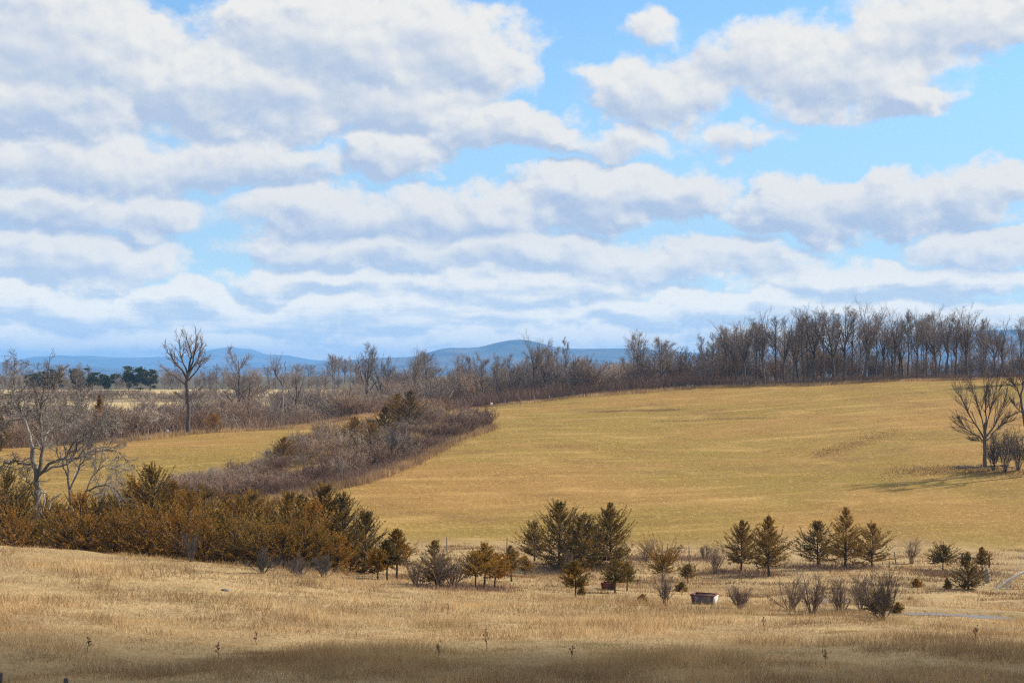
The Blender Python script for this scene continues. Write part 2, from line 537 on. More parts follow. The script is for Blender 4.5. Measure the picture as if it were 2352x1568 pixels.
def ground_material():
    m, t = material('pasture_ground')
    geo = t.n('ShaderNodeNewGeometry')
    pos = geo.outputs['Position']
    sp = t.n('ShaderNodeSeparateXYZ', {0: pos})
    st = t.n('ShaderNodeVectorMath', {0: pos, 1: (0.6, 1.0, 0.0)}, operation='MULTIPLY').outputs[0]
    big = t.noise(st, 0.028, 4, 0.6, 0.6)
    mid = t.noise(st, 0.11, 7, 0.7, 0.6)
    fin = t.noise(pos, 1.6, 5, 0.75)
    finest = t.noise(pos, 5.0, 3, 0.7)
    # hay field
    f = t.mix(t.ramp(big, 0.36, 0.62), (0.325, 0.195, 0.058), (0.262, 0.190, 0.042))
    f = t.mix(t.math('MULTIPLY', t.ramp(mid, 0.50, 0.70), 0.6), f, (0.48, 0.315, 0.11))
    mowv = t.n('ShaderNodeCombineXYZ', {0: t.math('MULTIPLY', sp.outputs[0], 0.022), 1: t.math('MULTIPLY', t.math('SUBTRACT', sp.outputs[1], t.math('MULTIPLY', sp.outputs[0], 0.32)), 0.24)}).outputs[0]
    mow = t.noise(mowv, 1.0, 5, 0.6, 0.3)
    f = t.mix(t.math('MULTIPLY', t.ramp(mow, 0.52, 0.72), 0.55), f, (0.50, 0.335, 0.12))
    f = t.mix(t.math('MULTIPLY', t.ramp(mow, 0.46, 0.28), 0.45), f, (0.200, 0.130, 0.040))
    f = t.mix(t.math('MULTIPLY', t.ramp(t.noise(st, 0.09, 4, 0.6), 0.53, 0.70), 0.7), f, (0.215, 0.124, 0.045))
    f = t.mix(t.math('MULTIPLY', t.ramp(fin, 0.52, 0.72), 0.85), f, (0.60, 0.41, 0.18))
    f = t.mix(t.math('MULTIPLY', t.ramp(finest, 0.55, 0.75), 0.45), f, (0.17, 0.12, 0.035))
    f = t.mix(1.0, f, (0.925, 0.86, 0.79), 'MULTIPLY')
    # rough pasture
    g_ = t.mix(t.ramp(mid, 0.35, 0.65), (0.30, 0.205, 0.098), (0.44, 0.305, 0.145))
    g_ = t.mix(t.math('MULTIPLY', t.ramp(t.noise(pos, 0.5, 4, 0.6), 0.52, 0.7), 0.7), g_, (0.19, 0.145, 0.05))
    g_ = t.mix(t.math('MULTIPLY', t.ramp(fin, 0.5, 0.7), 0.5), g_, (0.52, 0.38, 0.20))
    wob = t.math('ADD', sp.outputs[1], t.math('MULTIPLY', t.math('SUBTRACT', big, 0.5), 40.0))
    c = t.mix(t.ramp(wob, 146.0, 166.0), g_, f)
    # brushy land beyond the crest
    scrub = t.mix(mid, (0.16, 0.11, 0.07), (0.34, 0.25, 0.12))
    pale = t.mix(mid, (0.40, 0.29, 0.13), (0.58, 0.44, 0.22))
    far = t.mix(t.ramp(sp.outputs[1], 402.0, 420.0), scrub, pale)
    far = t.mix(t.ramp(sp.outputs[1], 452.0, 470.0), far, scrub)
    far = t.mix(t.ramp(sp.outputs[1], 535.0, 552.0), far, pale)
    far = t.mix(t.ramp(sp.outputs[1], 640.0, 690.0), far, (0.10, 0.085, 0.05))
    c = t.mix(t.ramp(sp.outputs[1], 344.0, 375.0), c, far)
    bmp = t.n('ShaderNodeBump', {'Strength': 0.9, 'Distance': 0.25, 'Height': t.math('ADD', fin, t.math('MULTIPLY', finest, 0.5))})
    return finish(m, t, c, 0.95, bmp.outputs[0], spec=0.1)


M_GROUND = ground_material()

# ------------------------------------------------------------------ ground sheet
ys = np.concatenate([[-400, -150, -60, -20, 0], np.linspace(8, 38, 40), np.geomspace(38.5, 700, 620), np.geomspace(720, 19400, 40)])
xs_in = np.linspace(-150, 150, 520)
xs_out = np.geomspace(152, 16000, 46)
xs = np.concatenate([-xs_out[::-1], xs_in, xs_out])
GX, GY = np.meshgrid(xs, ys, indexing='xy')
GZ = h(GX, GY)
V = np.stack([GX, GY, GZ], -1).reshape(-1, 3)
nx, ny = len(xs), len(ys)
i, j = np.meshgrid(np.arange(nx - 1), np.arange(ny - 1), indexing='xy')
b = (j * nx + i).reshape(-1)
FQ = np.stack([b, b + 1, b + nx + 1, b + nx], -1)
ground = link('ground', make_mesh('ground', [(V, FQ)], M_GROUND, True))
tag(ground, 'rolling tan and olive pasture ground with a hay field rising behind', 'ground', kind='structure')

# water
mw, tw = material('creek_water')
wn = tw.noise(tw.n('ShaderNodeNewGeometry').outputs['Position'], 3.0, 3, 0.6)
wb = tw.n('ShaderNodeBump', {'Strength': 0.25, 'Distance': 0.05, 'Height': wn})
finish(mw, tw, (0.16, 0.135, 0.115), 0.42, wb.outputs[0], spec=0.45)


def ribbon(name, L, z, hw, label):
    P = np.array([np.interp(np.linspace(0, len(L) - 1, 40), np.arange(len(L)), L[:, c]) for c in (0, 1)]).T
    T = unit(np.gradient(P, axis=0))
    Nn = np.stack([-T[:, 1], T[:, 0]], 1)
    hw = (hw * np.clip(np.minimum(np.arange(40), 39 - np.arange(40)) / 12 + 0.04, 0, 1) ** 0.7)[:, None]
    a, c = P + Nn * hw, P - Nn * hw
    V = np.zeros((80, 3))
    V[0::2, :2], V[1::2, :2], V[:, 2] = a, c, z
    k = np.arange(39) * 2
    o = link(name, make_mesh(name, [(V, np.stack([k, k + 1, k + 3, k + 2], -1))], mw))
    tag(o, label, 'water', kind='structure')


ribbon('creek', STREAM, ZS, 2.4, 'narrow pale creek crossing the pasture at the right')
ribbon('pool', POOL, ZP, 1.4, 'small muddy pool behind the bare shrubs')

# ------------------------------------------------------------------ mountains
mm, tm = material('wooded_mountain')
gpos = tm.n('ShaderNodeNewGeometry').outputs['Position']
mn = tm.noise(gpos, 0.0026, 6, 0.68)
mz = tm.n('ShaderNodeSeparateXYZ', {0: gpos}).outputs[2]
mc = tm.mix(tm.ramp(mn, 0.35, 0.65), (0.012, 0.018, 0.018), (0.125, 0.105, 0.09))
snow = tm.ramp(tm.math('ADD', mz, tm.math('MULTIPLY', tm.math('SUBTRACT', tm.noise(gpos, 0.02, 4), 0.5), 90.0)), 285.0, 312.0)
mc = tm.mix(snow, mc, (0.85, 0.87, 0.9))
finish(mm, tm, mc, 0.95, spec=0.05)

FAR = [(-900, 850), (-300, 835), (0, 838), (60, 832), (100, 820), (150, 817), (210, 816), (260, 822), (330, 821), (365, 819), (410, 820), (455, 815), (490, 806), (520, 799.5), (538, 796.5), (555, 800), (580, 808), (610, 815), (660, 815), (690, 822), (730, 828), (770, 836), (840, 845), (1100, 850), (3300, 852)]
NEAR = [(-900, 850), (-200, 845), (0, 831), (60, 833), (130, 838), (200, 845), (320, 852), (420, 848), (560, 848), (660, 846), (760, 834), (820, 828), (900, 822), (960, 818), (1000, 804), (1030, 797), (1060, 799), (1105, 797), (1140, 787), (1175, 781), (1210, 782), (1250, 792), (1290, 800), (1360, 802), (1440, 800), (1500, 803), (1620, 812), (1800, 812), (1950, 800), (2050, 775), (2150, 765), (2250, 760), (2352, 758), (2600, 765), (3300, 820)]


def ridge(prof, D, width, label, seed, amp):
    pxs = np.linspace(-900, 3300, 420)
    tops = np.interp(pxs, [p[0] for p in prof], [p[1] for p in prof])
    tops = gsmooth(tops[None], 1.2, 1)[0]
    zt = np.array([D * slope(t_) for t_ in tops])
    X0 = (pxs - CX) / F * D
    rows = np.linspace(-1, 1, 25)
    Vv = []
    for s in rows:
        k = (math.cos(s * math.pi) + 1) / 2
        k = k ** 0.8
        Y = D + s * width
        X = X0
        nz = (fbm(X0 / 420, np.full_like(X0, Y) / 420, seed, 4) - 0.5) * amp * (1 - 0.85 * math.exp(-(s * 5) ** 2))
        z = -9 + (zt + 9) * k + nz * k * 2
        Vv.append(np.stack([X, np.full_like(X, Y), z], -1))
    Vv = np.array(Vv)
    n = len(pxs)
    i, j = np.meshgrid(np.arange(n - 1), np.arange(len(rows) - 1), indexing='xy')
    b = (j * n + i).reshape(-1)
    o = link('mountain_ridge', make_mesh('mountain_ridge', [(Vv.reshape(-1, 3), np.stack([b, b + 1, b + n + 1, b + n], -1))], mm, True))
    tag(o, label, 'mountains', kind='structure')


ridge(FAR, 15500, 3000, 'pale blue far mountain ridge with a snow capped peak', 41, 60)
ridge(NEAR, 9000, 1800, 'darker blue wooded mountain ridge with a rounded summit', 57, 40)


# ------------------------------------------------------------------ bare trees
def lead_trunk(H, r0, k, r, lean=0.03, curve=0.04, tip=0.15):
    z = np.linspace(0, 1, k)
    off = np.cumsum(r.normal(size=(k, 2)) * curve, axis=0)
    off -= off[0]
    P = np.stack([H * (off[:, 0] * 0.5 + lean * r.normal() * z), H * (off[:, 1] * 0.5 + lean * r.normal() * z), H * z], -1)
    R = r0 * (1 - z) ** 0.8 * (1 - tip) + r0 * tip
    R[0] *= 1.25
    return P[None], R[None]


def bare_tree(seed, H=18.0, r0=0.26, cb=0.35, limbs=11, ang=0.62, lr=0.42, up=0.10, form='oval', twr=0.012, dense=1.2, wand=0.10, tm_=None, tw_=None):
    r = np.random.default_rng(seed)
    if form == 'vase':
        P0, R0 = lead_trunk(H * cb * 1.25, r0, 7, r, curve=0.015, tip=0.7)
        P1, R1 = grow(P0, R0, limbs, 0.6, 0.995, ang, H * (1 - cb) / (H * cb * 1.25), up, wand, 9, r, 0.62, 0.25, 0.1, angv=0.14)
    else:
        P0, R0 = lead_trunk(H * 0.93, r0, 10, r, curve=0.008 + wand * 0.06)
        P1, R1 = grow(P0, R0, limbs, cb, 0.97, ang, lr, up, wand, 7, r, 0.55, 0.3, 0.6)
    P2, R2 = grow(P1, R1, int(8 * dense), 0.12, 1.0, 0.52, 0.52, up * 0.8, wand * 0.9, 5, r, 0.6, 0.4, 0.5)
    P3, R3 = grow(P2, R2, int(5 * dense), 0.15, 1.0, 0.5, 0.55, up * 0.6, 0.08, 4, r, 0.7, 0.5, 0.4, minl=0.6)
    P4, R4 = grow(P3, R3, 3, 0.2, 1.0, 0.5, 0.6, up * 0.5, 0.10, 3, r, 0.8, 0.5, 0.3, minl=0.5)
    R2, R3, R4 = np.maximum(R2, twr * 1.5), np.maximum(R3, twr), np.maximum(R4, twr * 0.62)
    trunk = make_mesh('bare_tree_trunk', [tubes(P0, R0, 8), tubes(P1, np.maximum(R1, twr * 2), 5)], tm_ or M_BARK, True)
    crown = make_mesh('bare_tree_crown', [tubes(P2, R2, 3), tubes(P3, R3, 3), tubes(P4, R4, 3)], tw_ or M_TWIG)
    return trunk, crown


def put_tree(meshes, loc, rz, sc, label, cat='tree', group=None, name='bare_tree'):
    o = thing(name, label, cat, loc, rz, sc, group)
    link('trunk', meshes[0], o)
    link('crown', meshes[1], o)
    return o


WOOD = []     # 18 m tall prototypes for the woods and the hedgerow
for s in range(4):
    WOOD.append(bare_tree(100 + s, 18, 0.24, 0.42, 13, 0.60, 0.44, 0.10, wand=0.07))
for s in range(3):
    WOOD.append(bare_tree(120 + s, 18, 0.28, 0.43, 7, 0.36, 0.5, 0.03, 'vase', dense=1.1, wand=0.06))
for s in range(3):
    WOOD.append(bare_tree(130 + s, 18, 0.16, 0.40, 11, 0.48, 0.34, 0.11, wand=0.06))
SPREAD = []   # shorter broad crowns
for s in range(4):
    SPREAD.append(bare_tree(150 + s, 14, 0.24, 0.28, 13, 0.8, 0.5, 0.06, wand=0.14))

SKYLINE = [(-200, 860), (460, 850), (900, 812), (1000, 805), (1100, 815), (1210, 800), (1300, 800), (1400, 806), (1470, 772), (1550, 772), (1620, 768), (1660, 740), (1760, 722), (1825, 735), (1840, 706), (1900, 700), (1985, 690), (2030, 718), (2080, 706), (2200, 706), (2250, 722), (2290, 738), (2352, 722), (2600, 730)]


def skyline(px):
    return float(np.interp(px, [p[0] for p in SKYLINE], [p[1] for p in SKYLINE]))


def height_to(px, top, loc):
    return slope(top) * loc[1] - loc[2]


r = np.random.default_rng(5)
WG = 'bare trees of the woods on the hill crest'
# front rank of the woods, each at its own place
for k, px in enumerate([1668, 1690, 1712, 1738, 1756, 1782, 1800, 1822, 1848, 1868, 1892, 1915, 1938, 1958, 1986, 2012, 2030, 2052, 2084, 2104, 2128, 2150, 2172, 2196, 2222, 2258, 2286, 2306, 2340, 2372, 2410, 2450]):
    loc = atd(px, 351 + r.uniform(0, 10))
    H = height_to(px, skyline(px) + r.uniform(-2, 16), loc)
    put_tree(WOOD[[0, 4, 5, 7, 6, 2, 4, 6, 1, 5][k % 10]], loc, r.uniform(0, 6.28), (H / 19.0 * r.uniform(1.05, 1.35), H / 19.0 * r.uniform(1.05, 1.35), H / 19.0),
             'tall leafless tree in the front rank of the woods on the crest', group=WG)
for k in range(66):
    px = r.uniform(1640, 2480)
    loc = atd(px, r.uniform(364, 432))
    H = height_to(px, skyline(px) + r.uniform(4, 50), loc)
    put_tree(WOOD[k % 10], loc, r.uniform(0, 6.28), (H / 16.5, H / 16.5, H / 19.5), 'leafless tree standing deeper inside the woods on the crest', group='trees deeper in the woods')
for k in range(9):
    loc = atd(2400 + 26 * k, 330 + 2.2 * (k % 4))
    q = 18.5 / 19.0 * r.uniform(0.9, 1.1)
    put_tree(WOOD[k], loc, r.uniform(0, 6.28), q, 'tall leafless tree where the woods turn down beside the hay field', group='trees at the right end of the woods')
# middle hedgerow
for k in range(62):
    px = r.uniform(880, 1660)
    loc = atd(px, r.uniform(352, 440))
    tall = r.random() < 0.35
    H = max(4.5, height_to(px, skyline(px) + (r.uniform(-4, 25) if tall else r.uniform(25, 60)), loc))
    ms = WOOD[r.integers(0, 10)] if k % 3 else SPREAD[k % 4]
    q = H / (19.0 if k % 3 else 14.5)
    put_tree(ms, loc, r.uniform(0, 6.28), (q * 1.05, q * 1.05, q), 'leafless tree in the ragged tree line along the field edge', group='trees of the middle tree line')
# named trees of the tree line
for px, top, d, ms, wide, lab in [
    (842, 793, 345, SPREAD[0], 0.95, 'dark spreading bare tree, the broadest rising left of the rounded mountain'),
    (878, 808, 352, WOOD[4], 0.9, 'slender bare tree close against the dark spreading one'),
    (768, 815, 400, WOOD[0], 0.8, 'thin bare tree between the dead snag and the dark spreading tree'),
    (952, 795, 350, WOOD[5], 0.9, 'tall forked bare tree standing just left of the wooded mountain slope'),
    (1108, 808, 348, SPREAD[1], 0.85, 'rounded bare tree in front of the left shoulder of the mountain'),
    (1222, 776, 350, WOOD[6], 0.95, 'fan shaped bare tree in front of the rounded mountain summit'),
    (1258, 786, 352, WOOD[1], 0.75, 'upright bare tree just right of the fan shaped one'),
    (1300, 773, 351, WOOD[7], 0.8, 'narrow tall bare tree right of the mountain summit'),
    (1468, 758, 352, WOOD[3], 0.95, 'tall ragged bare tree where the tree line meets the woods'),
    (1520, 775, 356, SPREAD[2], 1.1, 'wide spreading bare tree with low limbs beside the woods'),
    (545, 806, 300, SPREAD[3], 0.9, 'broad bare tree below the snow capped peak'),
    (572, 850, 303, SPREAD[1], 1.0, 'low bushy bare tree below the snow capped peak'),
    (683, 835, 306, WOOD[2], 1.1, 'oval bare tree just right of the dead snag'),
    (186, 838, 330, WOOD[8], 1.2, 'small bare tree in front of the far pines'),
]:
    loc = atd(px, d)
    H = height_to(px, top, loc)
    q = H / (14.5 if ms in SPREAD else 19.0)
    put_tree(ms, loc, r.uniform(0, 6.28), (q * wide, q * wide, q), lab)

# far tree line beyond the pale fields
for k in range(64):
    px = r.uniform(-120, 1250)
    loc = atd(px, r.uniform(600, 760))
    H = max(5.0, height_to(px, r.uniform(828, 872), loc))
    put_tree(SPREAD[k % 4] if k % 2 else WOOD[k % 10], loc, r.uniform(0, 6.28), (H / 13, H / 13, H / 15), 'small leafless tree in the far line beyond the pale fields', group='far line of bare trees')


# skeleton trees drawn limb by limb
def poly(points, d, depth, r, k=9, jit=1.5):
    """limb through picture points; depth = metres towards/away at its tip"""
    pp = np.array(points, float)
    s = np.linspace(0, 1, len(pp))
    u = np.linspace(0, 1, k)
    Q = np.stack([np.interp(u, s, pp[:, 0]), np.interp(u, s, pp[:, 1])], -1)
    Q += r.normal(size=Q.shape) * np.array([jit, jit]) * (u * (1 - u) * 4)[:, None]
    return np.array([pt(a, b_, d + depth * uu) for (a, b_), uu in zip(Q, u)])


def skeleton_tree(name, label, base_px, d, limbs, seed, twigs=(7, 5, 3), twr=0.010, tmat=None, cmat=None, up=0.05, lr=(0.34, 0.5), wand=0.16, cat='tree', crown=True, ang=0.65, jit=1.5, k=9):
    r = np.random.default_rng(seed)
    base = atd(base_px, d)
    P, R = [], []
    for pts, dep, r0, r1 in limbs:
        q = poly(pts, d, dep, r, k, jit)
        P.append(q)
        R.append(np.linspace(r0, r1, len(q)) * (0.8 if cmat is M_PALEBARK else 1.0))
    P, R = np.array(P) - base, np.array(R)
    o = thing(name, label, cat, base)
    link('trunk', make_mesh(name + '_trunk', [tubes(P, R, 8)], tmat or M_BARK, True), o)
    if crown:
        P2, R2 = grow(P[1:], R[1:], twigs[0], 0.25, 1.0, ang, lr[0], up, wand, 6, r, 0.55, 0.4, 0.35)
        P3, R3 = grow(P2, R2, twigs[1], 0.15, 1.0, ang, lr[1], up, wand, 5, r, 0.7, 0.5, 0.4, minl=0.35)
        P4, R4 = grow(P3, R3, twigs[2], 0.2, 1.0, ang, 0.55, up, wand, 4, r, 0.8, 0.5, 0.3, minl=0.25)
        R2, R3, R4 = np.maximum(R2, twr * 1.7), np.maximum(R3, twr), np.maximum(R4, twr * 0.7)
        link('crown', make_mesh(name + '_crown', [tubes(P2, R2, 4), tubes(P3, R3, 3), tubes(P4, R4, 3)], cmat or tmat or M_TWIG), o)
    return o


# big gnarled tree at the left edge
skeleton_tree('gnarled_tree', 'large gnarled pale barked tree with broken limbs behind the rusty cedars', 88, 121, [
    ([(84, 1215), (86, 1150), (84, 1100), (78, 1060), (74, 1020)], 0.5, 0.36, 0.24),
    ([(74, 1030), (62, 980), (50, 950), (34, 932), (0, 920), (-30, 905)], -1.5, 0.22, 0.05),
    ([(70, 1010), (52, 950), (35, 910), (28, 870), (40, 830)], 1.5, 0.20, 0.03),
    ([(84, 1100), (96, 1060), (96, 1000), (92, 950), (100, 900), (108, 855)], 1.0, 0.22, 0.03),
    ([(90, 1090), (120, 1060), (160, 1040), (190, 1010), (215, 985), (240, 965)], -2.0, 0.18, 0.03),
    ([(96, 1085), (130, 1070), (170, 1058), (205, 1040), (250, 1030), (280, 1040)], 2.0, 0.15, 0.03),
    ([(80, 1068), (40, 1060), (10, 1068), (-30, 1080)], -1.0, 0.15, 0.04),
    ([(100, 1000), (130, 985), (165, 960), (180, 920), (176, 880)], -1.5, 0.12, 0.025),
    ([(60, 960), (30, 965), (0, 985), (-40, 990)], 1.5, 0.12, 0.03),
    ([(84, 1150), (70, 1125), (62, 1100), (66, 1070)], -0.8, 0.12, 0.03),
    ([(92, 930), (120, 905), (130, 880), (138, 850)], 0.8, 0.09, 0.02),
], 71, (16, 8, 5), 0.0135, M_PALEBARK, M_PALEBARK, 0.03, (0.33, 0.5), 0.26, jit=3.5, k=14)
skeleton_tree('twin_stem_tree', 'slim bare tree with drooping crooked limbs right of the gnarled tree', 160, 118, [
    ([(160, 1215), (160, 1150), (156, 1080), (146, 1010), (150, 940)], 0.5, 0.17, 0.05),
    ([(158, 1130), (170, 1100), (190, 1060), (205, 1020), (216, 980)], 1.0, 0.11, 0.02),
    ([(190, 1160), (196, 1130), (215, 1122), (240, 1112), (262, 1120), (280, 1140)], -1.0, 0.10, 0.025),
    ([(158, 1100), (140, 1060), (122, 1010), (112, 960)], -1.0, 0.10, 0.02),
    ([(196, 1135), (210, 1095), (230, 1080), (256, 1075), (276, 1085)], 1.0, 0.08, 0.02),
    ([(150, 1020), (166, 985), (180, 950), (190, 925)], 0.6, 0.07, 0.015),
    ([(205, 1030), (226, 1000), (244, 975), (262, 965)], 0.6, 0.06, 0.015),
], 72, (16, 8, 5), 0.0125, M_PALEBARK, M_PALEBARK, 0.0, (0.4, 0.5), 0.28, jit=3.0, k=13)
skeleton_tree('broken_limb', 'bleached broken limbs leaning at the foot of the gnarled tree', 95, 116, [
    ([(80, 1172), (88, 1150), (98, 1128), (106, 1132)], -0.5, 0.10, 0.06),
    ([(112, 1168), (118, 1148), (130, 1138), (142, 1134)], 0.3, 0.09, 0.05),
    ([(98, 1170), (102, 1150), (100, 1130), (96, 1122)], 0.2, 0.08, 0.04)], 73, tmat=M_DEADWOOD, cat='dead wood', crown=False)

# tall lone tree at the meadow edge
skeleton_tree('bare_tree', 'tall lone bare tree with an open vase crown at the left meadow edge', 432, 257, [
    ([(432, 992), (432, 950), (430, 910), (428, 880), (432, 855)], 0.0, 0.42, 0.26),
    ([(432, 862), (436, 835), (438, 815), (436, 795), (428, 776)], 1.0, 0.22, 0.04),
    ([(430, 872), (418, 850), (404, 832), (392, 818), (382, 806)], -1.5, 0.22, 0.04),
    ([(432, 866), (442, 845), (452, 825), (460, 805), (464, 786)], 1.5, 0.22, 0.04),
    ([(434, 850), (446, 825), (450, 800), (450, 776)], -2.0, 0.18, 0.035),
    ([(430, 858), (420, 830), (412, 805), (412, 780)], 2.0, 0.18, 0.035),
    ([(428, 884), (408, 868), (392, 858), (376, 845)], 2.5, 0.15, 0.03),
    ([(434, 872), (450, 852), (464, 838), (472, 820)], -2.5, 0.15, 0.03),
    ([(432, 915), (450, 895), (462, 890)], 0.8, 0.08, 0.02),
    ([(432, 930), (418, 912), (408, 905)], -0.8, 0.08, 0.02),
    ([(432, 925), (446, 910), (456, 912)], -0.8, 0.07, 0.02)], 81, (12, 6, 3), 0.016, None, None, 0.06, (0.42, 0.52), 0.09, ang=0.45)
skeleton_tree('dead_snag', 'dead grey snag with a forked bare top above the scrub', 650, 300, [
    ([(648, 960), (650, 920), (649, 890), (646, 868)], 0.0, 0.22, 0.15),
    ([(648, 885), (638, 868), (628, 852), (621, 838)], -0.5, 0.12, 0.06),
    ([(650, 895), (654, 870), (654, 850), (656, 830)], 0.5, 0.14, 0.07),
    ([(646, 870), (641, 858), (640, 845)], 0.3, 0.09, 0.05),
    ([(650, 880), (641, 872), (636, 864)], 0.3, 0.07, 0.04)], 83, tmat=M_PALEBARK, cat='dead tree', crown=False)
# fan tree and neighbours on the right
skeleton_tree('bare_tree', 'bare tree with a wide fan of limbs alone on the right of the hay field', 2262, 205, [
    ([(2263, 1072), (2262, 1040), (2263, 1010), (2262, 990), (2264, 970)], 0.0, 0.30, 0.20),
    ([(2262, 1000), (2256, 965), (2248, 935), (2236, 905), (2228, 885)], -1.0, 0.10, 0.02),
    ([(2264, 985), (2264, 950), (2262, 915), (2266, 880)], 1.0, 0.12, 0.02),
    ([(2264, 990), (2272, 955), (2280, 920), (2290, 885)], -1.0, 0.10, 0.02),
    ([(2262, 1010), (2246, 985), (2228, 955), (2212, 925), (2206, 905)], 1.5, 0.13, 0.025),
    ([(2264, 1005), (2284, 975), (2300, 945), (2312, 915)], 1.5, 0.13, 0.025),
    ([(2262, 1015), (2240, 998), (2216, 982), (2200, 968)], -1.5, 0.11, 0.02),
    ([(2264, 1012), (2288, 990), (2306, 970), (2320, 955)], -1.5, 0.10, 0.02),
    ([(2263, 1020), (2248, 1012), (2232, 1010)], 0.8, 0.07, 0.02)], 91, (15, 8, 3), 0.012, M_DARKBARK, M_DARKBARK, 0.07, (0.50, 0.52), 0.06, ang=0.40)
skeleton_tree('bare_tree', 'crooked bare tree cut by the right edge of the picture on the hay field', 2362, 203, [
    ([(2364, 1075), (2362, 1030), (2358, 990), (2350, 950), (2345, 915)], 0.0, 0.28, 0.17),
    ([(2347, 920), (2338, 895), (2326, 880), (2318, 868)], -1, 0.13, 0.025),
    ([(2345, 915), (2350, 885), (2356, 855), (2360, 825)], 1, 0.14, 0.025),
    ([(2350, 950), (2336, 935), (2326, 925)], 1, 0.08, 0.02),
    ([(2356, 985), (2375, 950), (2395, 915)], -1, 0.12, 0.02)], 92, (14, 8, 3), 0.012, M_DARKBARK, M_DARKBARK, 0.07, (0.45, 0.52), 0.08, ang=0.42)


# ------------------------------------------------------------------ bare shrubs
def shrub(seed, H=4.0, stems=26, spread=0.55, mat=None, twr=0.012, dense=(6, 5, 3), up=0.09, split=False, base_r=0.35, sr=0.03):
    r = np.random.default_rng(seed)
    a = r.uniform(0, 2 * np.pi, stems)
    tilt = np.minimum(np.abs(r.normal(size=stems)), 1.5) * spread
    D = np.stack([np.cos(a) * np.sin(tilt), np.sin(a) * np.sin(tilt), np.cos(tilt)], -1)
    rb = base_r * np.sqrt(r.random(stems))
    S = np.stack([rb * np.cos(a), rb * np.sin(a), np.zeros(stems) - 0.05], -1)
    L = H * r.uniform(0.55, 0.92, stems) * (1 + 0.15 * np.sin(tilt))
    P = [S]
    p = S
    for _ in range(6):
        D = unit(D + 0.08 * r.normal(size=D.shape) + np.array([0, 0, up * 0.6]))
        p = p + D * (L / 6)[:, None]
        P.append(p)
    P0 = np.stack(P, 1)
    R0 = (sr * r.uniform(0.6, 1.2, stems))[:, None] * np.linspace(1, 0.35, 7)[None]
    P1, R1 = grow(P0, R0, dense[0], 0.2, 1.0, 0.5, 0.42, up, 0.1, 5, r, 0.6, 0.5, 0.4)
    P2, R2 = grow(P1, R1, dense[1], 0.15, 1.0, 0.5, 0.5, up, 0.1, 4, r, 0.7, 0.5, 0.4, minl=0.2)
    R1, R2 = np.maximum(R1, twr), np.maximum(R2, twr * 0.75)
    parts2 = [tubes(P1, R1, 3), tubes(P2, R2, 3)]
    if dense[2]:
        P3, R3 = grow(P2, R2, dense[2], 0.2, 1.0, 0.5, 0.55, up, 0.1, 3, r, 0.8, 0.5, 0.3, minl=0.15)
        parts2.append(tubes(P3, np.maximum(R3, twr * 0.6), 3))
    if split:
        return make_mesh('shrub_stems', [tubes(P0, np.maximum(R0, twr * 1.2), 5)], mat or M_SHRUB, True), make_mesh('shrub_twigs', parts2, mat or M_SHRUB)
    return make_mesh('shrub', [tubes(P0, np.maximum(R0, twr * 1.2), 4)] + parts2, mat or M_SHRUB)


THICK = [shrub(200 + s, 4.2, 46, 0.42, [M_SHRUB, M_SHRUBGREY, M_SHRUB, M_SHRUBGREY, M_RED][s % 5], 0.017, (6, 4, 2), base_r=1.5) for s in range(6)]
HEDGE_UP = [(380, 1100), (480, 1085), (600, 1050), (690, 1000), (750, 958), (870, 946), (930, 930), (1000, 922), (1080, 935), (1125, 962)]
HEDGE_LO = [(380, 1150), (560, 1158), (640, 1146), (740, 1122), (850, 1096), (960, 1052), (1040, 1008), (1125, 980)]
r = np.random.default_rng(6)
for k in range(140):
    px = 400 + 715 * (k + r.random()) / 140
    up_ = np.interp(px, *zip(*HEDGE_UP)) + 26
    lo_ = np.interp(px, *zip(*HEDGE_LO)) - 2
    py = r.uniform(min(up_, lo_ - 2), lo_)
    loc = hit(px, py, 150, 330)
    top = min(py - 30, np.interp(px, *zip(*HEDGE_UP)) + r.uniform(-4, 22) + max(0, (py - up_)) * 0.75)
    H = np.clip(metres(py - top, loc[1]) * r.uniform(0.75, 1.45), 2.0, 7.2 if px < 760 else 6.0)
    low = (lo_ - py) < 12
    o = link('bare_shrub', THICK[4 if low and k % 2 else k % 6], None, loc, r.uniform(0, 6.28), (H / 4.2 * 1.35, H / 4.2 * 1.35, H / 4.2))
    tag(o, 'leafless mauve brown shrub in the thicket that runs up between the fields', 'shrub', 'shrubs of the thicket between the fields')
for k in range(112):
    px = r.uniform(-80, 960)
    edge = np.interp(px, [-80, 0, 430, 870, 960], [236, 240, 262, 296, 315])
    d = edge + 4 + (395 - edge) * r.random() ** 1.3
    loc = atd(px, d)
    H = r.uniform(3.2, 6.2)
    o = link('bare_shrub', THICK[(k * 5) % 4 if r.random() < .85 else 4], None, loc, r.uniform(0, 6.28), (H / 4.2 * 1.5, H / 4.2 * 1.5, H / 4.2))
    tag(o, 'leafless brown shrub in the scrub beyond the left meadow', 'shrub', 'shrubs of the scrub beyond the left meadow')
for k in range(40):
    px = -60 + 1000 * (k + r.random()) / 40
    loc = atd(px, r.uniform(468, 540))
    H = r.uniform(3.0, 5.0)
    o = link('bare_shrub', THICK[(k * 3) % 6], None, loc, r.uniform(0, 6.28), (H / 4.2 * 1.7, H / 4.2 * 1.7, H / 4.2))
    tag(o, 'leafless shrub in the low strip between the two pale far fields', 'shrub', 'shrubs of the strip between the far fields')


# saplings: many-stemmed young trees filling the tree lines
SAP = [shrub(260 + s, 8.0, 16, 0.26, [M_TWIG, M_SHRUB, M_TWIG, M_SHRUBGREY][s], 0.022, (9, 5, 3), up=0.10, base_r=1.2, sr=0.06) for s in range(4)]


